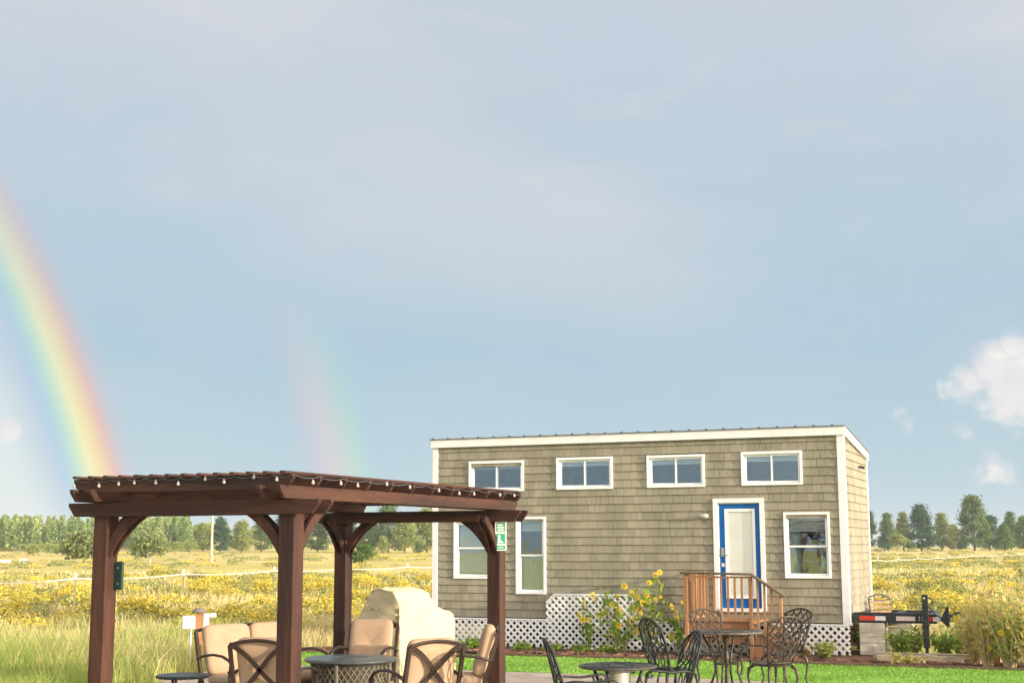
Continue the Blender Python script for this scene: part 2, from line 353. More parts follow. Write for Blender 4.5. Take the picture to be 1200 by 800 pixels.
cc = MIX('MULTIPLY', .5, br.outputs[0], ramp(noise(tcn.outputs['Object'], 3, 5).outputs[0], [(.3,(.7,.7,.7)), (.7,(1.1,1.1,1.1))], 'LINEAR')); LK.new(cc, pb.inputs['Base Color'])
poly_sheet('patio', PATIO, .036, pm, th=.036)
# bed edging boards
b = MB()
for (p, q) in zip(LAWN_TOP[:-1], LAWN_TOP[1:]):
    b.bar((p[0], p[1]+.03, .035), (q[0], q[1]+.03, .035), .025, .07)
tag(b.build('bed_edging', GREYW), 'thin weathered edging strip between the green lawn and the mulch bed', 'garden edging')
TIM = [((5.75,22.55,.05), (7.35,21.95,.05)), ((7.4,21.75,.05), (9.0,20.95,.05)), ((5.7,22.15,.04), (6.9,21.65,.04))]
for i, (p, q) in enumerate(TIM):
    b = MB(); b.bar(p, q, .11, .10)
    tag(b.build('garden_timber', mat('timber', (.36,.30,.22), .9, .2, 5, .5, 40), bevel=.012), ['grey landscape timber laid beside the concrete block pier', 'grey landscape timber beneath the green weeds right of the jack', 'short grey landscape timber nearest the house corner and lawn'][i], 'timber')
b = MB(); r_ = random.Random(4)
for k in range(1500):
    t = r_.random()*(len(LAWN_TOP)-1); i = int(t); p, q = LAWN_TOP[i], LAWN_TOP[min(i+1, len(LAWN_TOP)-1)]
    x = p[0]+(q[0]-p[0])*(t-i); y = p[1]+(q[1]-p[1])*(t-i)+.08+r_.random()*1.2; s_ = r_.uniform(.015,.05); a = r_.random()*3.1
    if x > 5.3 and y > 24: continue
    Mx = Matrix.Translation((x, y, .02)) @ Matrix.Rotation(a, 4, 'Z') @ Matrix.Rotation(r_.uniform(-.5,.5), 4, 'X')
    b.box(-s_*1.6, s_*1.6, -s_*.6, s_*.6, -.006, .012+r_.random()*.012, Mx)
tag(b.build('mulch_chips', mat('chips', (.16,.085,.055), .95, .35, 12, island=.5)), 'brown bark chips scattered over the mulch bed', 'mulch', kind='stuff')

# ------------------------------------------------------------------ tiny house
HB = .38809; HL = 7.455; HW = 2.60; A0 = (-1.4388, 25.7358, 0)
ZB = .53; ZF = 3.60; ZR = 3.34     # siding bottom, wall top front, rear
house = empty('tiny_house', A0, -HB, label='taupe shingled tiny house on a trailer with white trim and a blue door', cat='house')
OPEN = [(.74,1.75,2.80,3.28), (2.45,3.435,2.81,3.305), (4.13,5.09,2.815,3.30), (5.795,6.755,2.82,3.315),
        (.44,1.17,1.24,2.22), (1.665,2.17,.975,2.265), (6.485,7.175,1.28,2.29), (5.33,6.055,.735,2.50)]
def wall_panels(b, x0, x1, z0, z1, holes, y0, y1):
    xsx = sorted({x0, x1, *[h[0] for h in holes], *[h[1] for h in holes]})
    for a, c_ in zip(xsx[:-1], xsx[1:]):
        if c_-a < 1e-6: continue
        mid = (a+c_)/2; hs = sorted([(h[2], h[3]) for h in holes if h[0] < mid < h[1]]); z = z0
        for h0, h1 in hs:
            if h0 > z: b.box(a, c_, y0, y1, z, h0)
            z = h1
        if z < z1: b.box(a, c_, y0, y1, z, z1)
def ztop(y): return ZF + (ZR-ZF)*y/HW
b = MB(); wall_panels(b, 0, HL, ZB, ZF, OPEN, .02, .11); b.build('wall_core', BACK, house)
b = MB(); wall_panels(b, .11, HL-.11, ZB+.12, ZF-.05, OPEN, .112, .13)
wall_panels(b, .11, HL-.11, ZB+.12, ZR-.02, [], HW-.13, HW-.11); b.box(.11,.13,.13,HW-.13,ZB+.12,ZR); b.box(HL-.13,HL-.11,.13,HW-.13,ZB+.12,ZR)
b.box(.13, 2.4, .14, HW-.14, 2.52, 2.60); b.box(5.6, HL-.13, .14, HW-.14, 2.56, 2.64); b.box(2.9,3.0,.14,HW-.14,ZB+.12,2.52)
b.build('interior', INNER, house)
b = MB(); b.box(.02, HL-.02, .03, HW-.03, ZB-.06, ZB+.12); b.build('floor', mat('floor_boards', (.22,.16,.10), .6), house)
b = MB()   # end + rear cores
for xx in ((.0,.10), (HL-.10, HL)):
    M4 = Matrix(((0,1,0,0),(1,0,0,0),(0,0,1,0),(0,0,0,1)))
    b.prism([(.115, ZB), (HW-.10, ZB), (HW-.10, ztop(HW-.10)), (.115, ztop(.115))], xx[0], xx[1], M4)
wall_panels(b, 0, HL, ZB, ZR, [], HW-.09, HW); b.build('wall_core', BACK, house)
# shingles, one course at a time
EX = .1415
def shingles(b, length, z0, ztopf, holes, tf, seed):
    rr = random.Random(seed); row = 0; z = z0
    top = max(ztopf(0), ztopf(length))
    while z < top-.01:
        h = EX; x = -rr.random()*.1
        segs = [(0, length)]
        for (h0, h1, q0, q1) in holes:
            if q0 < z+h*.5 < q1:
                ns = []
                for s0, s1 in segs:
                    if h1 <= s0 or h0 >= s1: ns.append((s0, s1)); continue
                    if h0 > s0: ns.append((s0, h0))
                    if h1 < s1: ns.append((h1, s1))
                segs = ns
        for s0, s1 in segs:
            x = s0
            while x < s1-.005:
                w = rr.choice((.09,.12,.15,.18,.21))*rr.uniform(.9,1.1); x1 = min(x+w, s1)
                if s1-x1 < .04: x1 = s1
                zt = min(z+h+.01, ztopf(x)); zt1 = min(z+h+.01, ztopf(x1))
                if min(zt, zt1) > z+.01:
                    o = .026+rr.uniform(-.0015,.003); i_ = .006
                    g_ = .0020
                    vs = [(x+g_, -o, z), (x1-g_, -o, z), (x1-g_, -i_, zt1), (x+g_, -i_, zt), (x+g_, .02, z), (x1-g_, .02, z), (x1-g_, .02, zt1), (x+g_, .02, zt)]
                    b.add([tf @ Vector(v) for v in vs], [(0,1,2,3), (0,4,5,1), (0,3,7,4), (1,5,6,2), (3,2,6,7)])
                x = x1
        z += h; row += 1
# snap hole spans outward to leave nothing under the trim
b = MB(); shingles(b, HL, ZB, lambda x: ZF, OPEN, Matrix.Identity(4), 1)
b.build('wall', SID, house)
b = MB(); TE = Matrix.Translation((HL, 0, 0)) @ Matrix.Rotation(R(90), 4, 'Z')
shingles(b, HW, ZB, lambda y: ztop(y), [], TE, 2); b.build('wall', SID, house)
b = MB(); TL = Matrix.Translation((0, HW, 0)) @ Matrix.Rotation(R(-90), 4, 'Z')
shingles(b, HW, ZB, lambda y: ztop(HW-y), [], TL, 3); b.build('wall', SID, house)
# trim
b = MB()
b.box(-.032, .075, -.034, -.001, ZB-.02, ZF); b.build('corner_trim', TRIM, house, bevel=.004); b = MB(); b.box(HL-.085, HL+.034, -.036, -.001, ZB-.02, ZF)
b.box(HL+.001, HL+.034, -.001, .085, ZB-.02, ZF-.01); b.build('corner_trim', TRIM, house, bevel=.004); b = MB(); b.box(HL+.001, HL+.034, HW-.05, HW+.03, ZB-.02, ZR-.01); b.build('corner_trim', TRIM, house, bevel=.004); b = MB()
b.box(-.034, -.001, -.001, .085, ZB-.02, ZF-.01); b.build('corner_trim', TRIM, house, bevel=.004); b = MB()
b.box(HL+.002, HL+.030, .085, HW-.05, ZB-.05, ZB-.001); b.build('sill_trim', TRIM, house, bevel=.004)
b = MB(); b.box(-.05, HL+.06, -.075, -.038, ZF-.012, ZF+.135)
M4 = Matrix(((0,1,0,0),(1,0,0,0),(0,0,1,0),(0,0,0,1)))
for xx in ((HL+.022, HL+.06), (-.05,-.015)):
    b.prism([(-.037, ZF-.012), (HW+.08, ZR-.02), (HW+.08, ZR+.105), (-.037, ZF+.135)], xx[0], xx[1], M4)
b.build('fascia', TRIM, house, bevel=.004)
b = MB(); b.prism([(-.10, ZF+.137), (HW+.10, ZR+.107), (HW+.10, ZR+.117), (-.10, ZF+.147)], -.07, HL+.08, M4)
x = 0.0
while x < HL+.05:
    b.prism([(-.105, ZF+.147), (HW+.10, ZR+.117), (HW+.10, ZR+.135), (-.105, ZF+.166)], x-.018, x+.018, M4); x += .305
b.build('roof', ROOF, house)
def window(x0, x1, z0, z1, kind, blind, split=.5, curtain=()):
    b = MB(); t = .035; f = .045
    b.box(x0-t, x1+t, -f, .0, z1-.004, z1+t+.005); b.box(x0-t, x1+t, -f, .0, z0-t, z0+.004)
    b.box(x0-t, x0+.003, -f, .0, z0+.004, z1-.004); b.box(x1-.003, x1+t, -f, .0, z0+.004, z1-.004)
    b.box(x0+.004, x1-.004, .001, .10, z1-.012, z1-.001); b.box(x0+.004, x1-.004, .001, .10, z0+.001, z0+.012)
    b.box(x0+.001, x0+.012, .001, .10, z0+.012, z1-.012); b.box(x1-.012, x1-.001, .001, .10, z0+.012, z1-.012)
    w = b.build('window', VINYL, house, bevel=.003)
    def sash(a0, a1, c0, c1, y, sn=.03):
        s_ = MB(); s_.box(a0, a1, y, y+.025, c1-sn, c1); s_.box(a0, a1, y, y+.025, c0, c0+sn); s_.box(a0, a0+sn, y, y+.025, c0+sn, c1-sn); s_.box(a1-sn, a1, y, y+.025, c0+sn, c1-sn)
        s_.build('sash', VINYL, w); p = MB(); p.box(a0+sn+.001, a1-sn-.001, y+.01, y+.014, c0+sn+.001, c1-sn-.001); p.build('pane', GLASS, w)
    i0, i1, j0, j1 = x0+.013, x1-.013, z0+.013, z1-.013
    if kind == 'slide':
        xm = (i0+i1)/2; sash(i0, xm+.015, j0, j1, .03); sash(xm-.012, i1, j0, j1, -.012, .022)
    else:
        zm = j0+(j1-j0)*split; sash(i0, i1, zm-.012, j1, -.006); sash(i0, i1, j0, zm+.014, .028)
    for (u0_, u1_, v0, v1) in blind:
        s_ = MB(); X0 = i0+(i1-i0)*u0_; X1 = i0+(i1-i0)*u1_; Z0 = j0+(j1-j0)*v0; Z1 = j0+(j1-j0)*v1
        n_ = max(1, int((Z1-Z0)/.02)); h_ = (Z1-Z0)/n_
        for k in range(n_):
            z_ = Z0+k*h_; s_.add([(X0,.085,z_), (X1,.085,z_), (X1,.099,z_+h_*.93), (X0,.099,z_+h_*.93), (X0,.089,z_), (X1,.089,z_), (X1,.103,z_+h_*.93), (X0,.103,z_+h_*.93)],
                [(0,1,2,3),(7,6,5,4),(0,4,5,1),(2,6,7,3)])
        s_.build('blind', BLIND, w)
    for (u0_, u1_, v0, v1) in curtain:
        X0 = i0+(i1-i0)*u0_; X1 = i0+(i1-i0)*u1_; Z0 = j0+(j1-j0)*v0; Z1 = j0+(j1-j0)*v1; s_ = MB(); n_ = 40
        P_ = [(X0+(X1-X0)*k/n_, .12+.012*math.sin(k*1.4)) for k in range(n_+1)]
        s_.add([(x_, y_, z_) for x_, y_ in P_ for z_ in (Z0, Z1)], [(2*k, 2*k+2, 2*k+3, 2*k+1) for k in range(n_)]); s_.build('curtain', mat('grey_curtain', (.42,.50,.48), .9, .05, 4), w, smooth=True)
    return w
window(*OPEN[0], 'slide', [(.03,.97,.80,.97)]); window(*OPEN[1], 'slide', [(.03,.97,.80,.97)]); window(*OPEN[2], 'slide', [(.03,.97,.76,.97)]); window(*OPEN[3], 'slide', [(.03,.97,.78,.97)])
window(*OPEN[4], 'hung', [(.03,.97,.05,.97)], .52)
window(*OPEN[5], 'hung', [(.05,.95,.84,.97)], .50, [(.02,.98,.02,.52)])
window(*OPEN[6], 'hung', [(.04,.96,.73,.97)], .48, [(.02,.30,.02,.72), (.78,.98,.02,.72)])
# door
x0, x1, z0, z1 = OPEN[7]
b = MB(); t = .075
b.box(x0-t, x1+t, -.05, 0, z1-.002, z1+t); b.box(x0-t, x0+.002, -.05, 0, z0-.03, z1-.002); b.box(x1-.002, x1+t, -.05, 0, z0-.03, z1-.002); b.box(x0+.002, x1-.002, -.06, .05, z0-.05, z0+.012)
b.box(x0+.002,x0+.016,.001,.1,z0+.013,z1-.003); b.box(x1-.016,x1-.002,.001,.1,z0+.013,z1-.003); b.box(x0+.017,x1-.017,.001,.1,z1-.017,z1-.003)
b.build('door_frame', TRIM, house, bevel=.004)
dx0, dx1, dz0, dz1 = x0+.02, x1-.02, z0+.016, z1-.02; gx0, gx1, gz0, gz1 = 5.465, 5.945, .925, 2.38
b = MB(); wall_panels(b, dx0, dx1, dz0, dz1, [(gx0, gx1, gz0, gz1)], .006, .05); door = b.build('door', BLUE, house, bevel=.003)
b = MB(); wall_panels(b, gx0-.02, gx1+.02, gz0-.02, gz1+.02, [(gx0+.028, gx1-.028, gz0+.03, gz1-.03)], -.012, .004); b.build('lite_frame', VINYL, door, bevel=.004)
b = MB(); b.box(gx0+.001, gx1-.001, .012, .034, gz0+.001, gz1-.001)
for k in range(66): zz = gz0+.04+k*.0207; b.box(gx0+.032, gx1-.032, 0.0095+(.001 if k % 2 else 0), .012, zz, zz+.0175)
b.build('blind_panel', DOORW, door)
b = MB(); b.add([(gx0+.029,.003,gz0+.031), (gx1-.029,.003,gz0+.031), (gx1-.029,.003,gz1-.031), (gx0+.029,.003,gz1-.031)], [(0,1,2,3)])
pg_ = bpy.data.materials.new('lite_glass'); pg_.use_nodes = True; n_ = pg_.node_tree.nodes; l_ = pg_.node_tree.links; n_.clear()
o_ = n_.new('ShaderNodeOutputMaterial'); g_ = n_.new('ShaderNodeBsdfGlossy'); g_.inputs[1].default_value = .05; t_ = n_.new('ShaderNodeBsdfTransparent'); t_.inputs[0].default_value = (1,1,1,1); f_ = n_.new('ShaderNodeFresnel'); q_ = n_.new('ShaderNodeMapRange'); q_.inputs[3].default_value = 1.45; q_.inputs[4].default_value = 1/1.45; w_ = n_.new('ShaderNodeNewGeometry'); l_.new(w_.outputs['Backfacing'], q_.inputs[0]); l_.new(q_.outputs[0], f_.inputs[0]); m_ = n_.new('ShaderNodeMixShader')
l_.new(f_.outputs[0], m_.inputs[0]); l_.new(t_.outputs[0], m_.inputs[1]); l_.new(g_.outputs[0], m_.inputs[2]); l_.new(m_.outputs[0], o_.inputs[0])
b.build('pane', pg_, door)
b = MB(); b.box(5.372, 5.428, -.008, .006, 1.60, 1.75); b.tube([(5.40,-.008,1.63), (5.40,-.05,1.63), (5.44,-.055,1.63), (5.50,-.052,1.628)], .012, 8); b.build('handle', NICK, door, bevel=.002)
b = MB(); b.box(5.375, 5.425, -.012, .006, 1.43, 1.49); b.tube([(5.40,-.012,1.46), (5.40,-.025,1.46)], .018, 12); b.build('deadbolt', mat('pale_metal', (.7,.72,.74), .3, metal=.3), door)
b = MB(); b.tube([(5.05,-.03,2.285), (5.05,-.055,2.285)], .02, 8); b.tube([(5.035,-.085,2.278), (5.06,-.09,2.28), (5.15,-.09,2.28), (5.185,-.085,2.278)], .045, 12, rs=[.028,.044,.044,.03]); b.tube([(5.11,-.028,2.28), (5.11,-.09,2.28)], .03, 10)
b.build('wall_light', mat('light_cap', (.55,.52,.48), .4, metal=.3), house, smooth=True)
b = MB(); b.box(HL+.03, HL+.07, 1.55, 1.60, 3.12, 3.16); b.tube([(HL+.07,1.575,3.14), (HL+.13,1.57,3.12)], .024, 10); b.build('camera', STEEL, house)
# underside: wheels and axles behind the lattice
b = MB(); b.box(.2, HL-.2, .25, .38, .36, .47); b.box(.2, HL-.2, HW-.38, HW-.25, .36, .47); b.build('chassis', STEEL, house)
for wx in (3.1, 3.9):
    for wy in (.42, HW-.42):
        b = MB(); Mr = Matrix.Translation((wx, wy, .345)) @ Matrix.Rotation(R(90), 4, 'X'); p = MB(); p.lathe([(.20,-.1), (.30,-.1), (.33,-.06), (.33,.06), (.30,.1), (.20,.1)], 24)
        b.add([Mr @ Vector(v) for v in p.v], p.f); wh = b.build('wheel', mat('tyre', (.02,.02,.02), .9), house)
# gooseneck frame / tongue with reflective tape
b = MB()
b.box(HL+.035, HL+1.36, .18, .26, .535, .685); b.box(HL+.035, HL+1.25, HW-.62, HW-.54, .545, .665)
b.box(HL+.038, HL+.12, .262, HW-.622, .55, .66); b.box(HL+.60, HL+.68, .262, HW-.622, .55, .66); b.box(HL+1.16, HL+1.25, .262, HW-.622, .55, .66)
b.box(HL+.12, HL+.60, .262, 1.9, .56, .568)
b.box(HL+.06, HL+1.25, .179, .27, .6852, .70)
tr_ = b.build('trailer_frame', STEEL, house, bevel=.004)
for (a, c_, mm) in [(.15,.40,RED), (.40,.565,WHT), (.73,1.03,STICK), (1.18,1.30,RED)]:
    b = MB(); b.box(HL+a, HL+c_-.002, .173, .1795, .575, .645); b.build('reflector_tape', mm, tr_)
b = MB(); b.box(HL+1.305, HL+1.42, .165, .172, .575, .64); b.box(HL+1.36,HL+1.44,.175,.24,.58,.64); b.build('reflector_tape', WHT, tr_)
b = MB()
for dx in (0,.045):
    for dz in (0,.04): b.box(HL+1.085+dx, HL+1.105+dx, .172, .1795, .585+dz, .605+dz)
b.build('sticker', WHT, tr_)
b = MB(); b.box(HL+1.155, HL+1.245, .06, .15, .16, 1.0); b.box(HL+1.14, HL+1.26, .03, .172, .50, .53); b.box(HL+1.10, HL+1.30, -.01, .21, .02, .05); b.box(HL+1.175, HL+1.225, .08, .13, .05, .2)
b.box(HL+1.16, HL+1.24, .152, .20, .60, .66)
jk = b.build('jack', STEEL, house, bevel=.004)
b = MB(); b.box(HL+1.18, HL+1.205, .052, .0595, .93, .955); b.build('bolt', WHT, jk)
b = MB(); b.tube([(HL+1.25,.10,.96), (HL+1.30,.10,.93), (HL+1.33,.10,.86)], .012); b.tube([(HL+1.25,.10,.82), (HL+1.30,.10,.76), (HL+1.36,.10,.68), (HL+1.44,.10,.64), (HL+1.50,.12,.64)], .014); b.build('crank', STEEL, jk)
b = MB()
b.prism([(HL+1.42,.60), (HL+1.52,.80), (HL+1.545,.82), (HL+1.545,.50), (HL+1.52,.50)], .10, .20)
b.prism([(HL+1.56,.58), (HL+1.62,.57), (HL+1.75,.63), (HL+1.84,.655), (HL+1.84,.675), (HL+1.78,.69), (HL+1.72,.735), (HL+1.66,.72), (HL+1.60,.69), (HL+1.56,.69)], .11, .19)
b.box(HL+1.546, HL+1.559, .08, .22, .48, .84); b.build('coupler', STEEL, house, bevel=.006)
# block pier
pt = empty('block_pier', house.matrix_world @ Vector((0,0,0)), 0, label='stack of pale concrete blocks under the black trailer frame', cat='concrete blocks')
HM = Matrix.Translation(A0) @ Matrix.Rotation(-HB, 4, 'Z')
pt.location = HM @ Vector((HL+.34, .36, .0)); pt.rotation_euler = (0,0,-HB)
for (x, y, z, w, d_, h) in [(0,0,.02,.40,.40,.19), (.0,0,.213,.40,.40,.155), (-.1,0,.371,.198,.40,.16), (.1,0,.371,.198,.40,.16)]:
    b = MB(); b.box(x-w/2, x+w/2, y-d_/2, y+d_/2, z, z+h)
    if z < .1: b.box(x+.02, x+.18, y-d_/2-.012, y-d_/2, .03, .18)
    b.build('block', CONC, pt, bevel=.008)
p2 = empty('block_pier', HM @ Vector((HL+.62, 1.75, 0)), -HB, label='low pale block pier under the rear rail of the trailer frame', cat='concrete blocks')
for z in (.0, .19, .38):
    b = MB(); b.box(-.2, .2, -.2, .2, z, z+(.187 if z < .3 else .14)); b.build('block', CONC, p2, bevel=.008)

# ------------------------------------------------------------------ lattice skirting
def lattice(name, poly, y, label):
    """white crossed slats clipped to a convex outline in the wall plane"""
    t = empty(name, HM @ Vector((poly[0][0], y, 0)), -HB, label=label, cat='lattice', group='white lattice panels around the foot of the house')
    ox = poly[0][0]; pl = [Vector((px-ox, pz)) for px, pz in poly]; n = len(pl)
    ctr = sum(pl, Vector((0,0)))/n
    for li, sg in enumerate((1, -1)):
        b = MB(); d = Vector((1, sg)).normalized(); nn = Vector((-d.y, d.x)); sp_ = .0885; w = .038
        prj = [p.dot(nn) for p in pl]; k0 = math.floor(min(prj)/sp_); k1 = math.ceil(max(prj)/sp_)
        for k in range(k0, k1+1):
            o = nn*(k*sp_); ts = [-9, 9]; ok = True
            for i in range(n):
                p, q = pl[i], pl[(i+1) % n]; e = q-p; en = Vector((-e.y, e.x)).normalized()
                if (ctr-p).dot(en) < 0: en = -en
                a_ = d.dot(en); c_ = (p-o).dot(en)
                if abs(a_) < 1e-6:
                    if c_ > 0: ok = False
                elif a_ > 0: ts[0] = max(ts[0], c_/a_)
                else: ts[1] = min(ts[1], c_/a_)
            if not ok or ts[1]-ts[0] < .02: continue
            p = o+d*ts[0]; q = o+d*ts[1]; yy = -.006 if li else .006
            b.bar((p.x, yy, p.y), (q.x, yy, q.y), w, .0075, up=(0,1,0))
        b.build('lattice_layer', VINYL, t)
    b = MB(); top = [i for i in range(n) if abs(pl[i].y-pl[(i+1) % n].y) > -1]
    for i in range(n):
        p, q = pl[i], pl[(i+1) % n]
        if min(p.y, q.y) < .2: continue
        b.bar((p.x, -.014, p.y), (q.x, -.014, q.y), .028, .008, up=(0,1,0))
    b.build('edge_strip', VINYL, t); return t
lattice('lattice_panel', [(-.02,.03), (2.40,.03), (2.40,.50), (-.02,.50)], -.055, 'low white lattice strip under the left half of the house')
lattice('lattice_panel', [(2.235,.015), (3.90,.015), (3.90,.80), (3.74,.945), (2.385,.945), (2.235,.80)], -.10, 'tall white lattice panel with clipped upper corners')
lattice('lattice_panel', [(3.86,.03), (5.15,.03), (5.15,.50), (3.86,.50)], -.055, 'white lattice strip between the tall panel and the wooden steps')
lattice('lattice_panel', [(5.17,.03), (HL+.02,.03), (HL+.02,.50), (5.17,.50)], -.050, 'white lattice strip running from the wooden steps to the right corner of the house')
b = MB(); b.box(.05, HL-.05, HW-.03, HW-.01, 0.0, ZB-.07); b.build('rear_light_block', mat('rear_light_block', (.12,.08,.06), .9), house)  # unseen dark board added at the back, keeps light out behind the lattice

# ------------------------------------------------------------------ wooden steps
dk = empty('porch_steps', HM @ Vector((5.06,-1.2,0)), -HB, label='stained wooden porch landing with railing and stairs at the blue door', cat='porch steps')
b = MB(); ly = 1.12; lx = 1.10
for k in range(8): b.box(0, lx, .0+k*.14, .135+k*.14, .555, .59)
b.build('deck', DECKW, dk, bevel=.004)
b = MB(); b.box(0, lx, -.032, -.002, .41, .585); b.box(-.034, -.004, -.032, ly, .41, .585); b.box(0, lx, -.03, -.002, .235, .375); b.build('skirt_board', mat('red_board', (.26,.115,.06), .75, .2, 5, .4, 40, stretch=(.2,1,1)), dk, bevel=.004)
for k, (tx, tz) in enumerate([(1.10,.42), (1.30,.28), (1.50,.14)]):
    b = MB(); b.box(tx, tx+.24, .05, 1.05, tz-.035, tz); b.box(tx+.002, tx+.02, .06, 1.04, tz-.14, tz-.037); b.build('tread', DECKW, dk, bevel=.004)
for yy in (.01, 1.06): b = MB(); b.prism([(1.10,.06), (1.10,.50), (1.16,.50), (1.78,.08), (1.78,.0), (1.2,.0)], yy, yy+.035); b.build('stringer', DECKW, dk)
def post(x, y, h, z0=0): b = MB(); b.box(x-.028, x+.028, y-.028, y+.028, z0, h); b.build('railing_post', DECKW, dk, bevel=.004)
post(.03,-.062,1.33); post(1.08,-.062,1.30); post(1.55,-.062,.98); post(.03,1.04,1.33,.59); post(.03,.5,1.33,.59)
def rail(pts, w=.11, h=.035): b = MB(); [b.bar(p, q, w, h) for p, q in zip(pts[:-1], pts[1:])]; b.build('handrail', GREYW, dk, bevel=.004)
rail([(-.06,-.062,1.352), (1.10,-.062,1.332)]); rail([(1.09,-.062,1.334), (1.62,-.062,.985)]); rail([(.03,-.0,1.352), (.03,1.12,1.352)], .10)
for bx_ in ((.06,1.05,-.08,-.045,.60,.64), (.06,1.05,-.08,-.045,1.27,1.30), (.012,.047,.0,1.0,.60,.64)): b = MB(); b.box(*bx_); b.build('rail', DECKW, dk)
b = MB(); b.bar((1.10,-.062,.52), (1.53,-.062,.24), .035, .04); b.build('rail', DECKW, dk)
def baluster(x, y, z0_, z1_): b = MB(); b.box(x-.016, x+.016, y-.016, y+.016, z0_, z1_); b.build('baluster', DECKW, dk)
for k in range(8): baluster(.155+k*.112, -.062, .60, 1.30)
for x in (1.19, 1.30, 1.41): baluster(x, -.062, .52-(x-1.10)*.65, 1.32-(x-1.1)*.66)
for k in range(8): baluster(.03, .04+k*.12, .60, 1.335)

# ------------------------------------------------------------------ pergola
PA = R(24); P2 = Vector((-1.87,11.8,0)); SX = 1.97; SY = 4.15
pg = empty('pergola', P2, -PA, label='dark red stained wooden pergola over the patio seating', cat='pergola')   # local: x to the right, y back; P2 at origin, P1 at (-SX,0)
corners = [(-SX,0), (0,0), (-SX,SY), (0,SY)]; pw = .078
for (x, y) in corners:
    b = MB(); b.box(x-pw, x+pw, y-pw, y+pw, .036, 2.20); b.build('post', PWOODZ, pg, bevel=.008)
def endcut(x0, x1, z0, z1, c=.07, both=True):
    return [(x0+(c if both else 0), z0), (x1-c, z0), (x1, z1-.03), (x1, z1), (x0, z1), (x0, z1-.03)]
ZA = 2.055; 
for y in (0, SY):
    for dy in (-pw-.042, pw+.004):
        b = MB(); b.prism(endcut(-SX-.34, .34, ZA, ZA+.122), y+dy, y+dy+.038); b.build('beam', PWOOD, pg, bevel=.004)
RX = Matrix(((0,1,0,0),(1,0,0,0),(0,0,1,0),(0,0,0,1)))
for x in (-SX, 0):
    for dx in ((-pw-.042, pw+.004) if x else (-pw-.042, pw+.004)):
        b = MB(); b.prism(endcut(-.36, SY+.32, ZA+.125, ZA+.235), x+dx, x+dx+.038, RX); b.build('rafter', PWOODY, pg, bevel=.004)
# purlins with scroll-cut ends
def scroll(x0, x1, z0, z1):
    pts = [(x0, z1), (x0, z1-.045)]
    for k in range(7): a = R(180+90*k/6*1.0); pts.append((x0+.075+.06*math.cos(a), z1-.05+.045*math.sin(a)))
    pts += [(x0+.11, z0+.02), (x0+.13, z0)]
    r_ = [(x1-(px-x0), pz) for px, pz in pts]
    return pts + r_[::-1]
for k in range(12):
    y = -.27+k*(SY+.52)/11
    b = MB(); b.prism(scroll(-SX-.14, .19, ZA+.205, ZA+.325), y-.019, y+.019); b.build('purlin', PWOOD, pg, bevel=.003)
for k in range(14):
    x = -SX-.07+k*(SX+.20)/13
    b = MB(); b.box(x-.024, x+.024, -.36, SY+.28, ZA+.3265, ZA+.349); b.build('slat', PWOODY, pg, bevel=.003)
def brace(cx, cy, dx, dy):
    L = .36; Hh = .42
    for off in (-.036, .036):
        b = MB(); w = .016; lo = []; hi = []
        for k in range(9):
            t = k/8; a = R(90*t)
            q = (pw-.01+L*(.62*t+.38*(1-math.cos(a))), ZA+.03-Hh+(Hh-.03)*(.62*t+.38*math.sin(a)))
            lo.append(q)
        for i, p in enumerate(lo):
            q0 = lo[max(i-1,0)]; q1 = lo[min(i+1,8)]; tx_, tz_ = q1[0]-q0[0], q1[1]-q0[1]; l = math.hypot(tx_, tz_)
            th_ = .085
            hi.append((max(pw-.02, p[0]-tz_/l*th_), min(ZA+.06, p[1]+tx_/l*th_)))
        for i in range(8):
            vs = []
            for s_ in (off-w, off+w):
                for (px, pz) in (lo[i], lo[i+1], hi[i+1], hi[i]):
                    vs.append((cx+dx*px-dy*s_, cy+dy*px+dx*s_, pz))
            b.add(vs, [(0,1,2,3), (7,6,5,4), (0,4,5,1), (2,6,7,3)] + ([(3,7,4,0)] if i == 0 else []) + ([(1,5,6,2)] if i == 7 else []))
        b.build('brace', PWOODZ, pg)
for (x, y) in corners:
    brace(x, y, 1 if x < 0 else -1, 0); brace(x, y, 0, 1 if y == 0 else -1)
# string lights
sl_ = empty('string_lights', P2 + Vector((0,0,0)), -PA, label='string of small clear bulbs draped along the pergola roof edge', cat='string lights')
def lp(t):
    # path along front edge then the right edge
    n_ = 12
    if t <= n_: return Vector((-SX-.10+(SX+.29)*t/n_, -.30, 0))
    return Vector((.20, -.28+(SY+.55)*(t-n_)/12, 0))
pts = []
for i in range(24*6+1):
    t = i/6; fr = t-math.floor(t); p = lp(t); p.z = ZA+.315-.02*4*fr*(1-fr); pts.append(p)
b = MB(); b.tube(pts, .0035, 4); b.build('wire', WIRE, sl_)
for k in range(20):
    p = lp(k*1.24+rnd.uniform(-.35,.35)); j = rnd.uniform(-.09,.06); b = MB()
    b.lathe([(.004,.0), (.007,-.003), (.007,-.012), (.012,-.018), (.015,-.028), (.012,-.038), (.003,-.042)], 10, (p.x, p.y, ZA+.313+j*.3)); b.build('bulb', BULB, sl_, smooth=True)
PM = Matrix.Translation(P2) @ Matrix.Rotation(-PA, 4, 'Z')
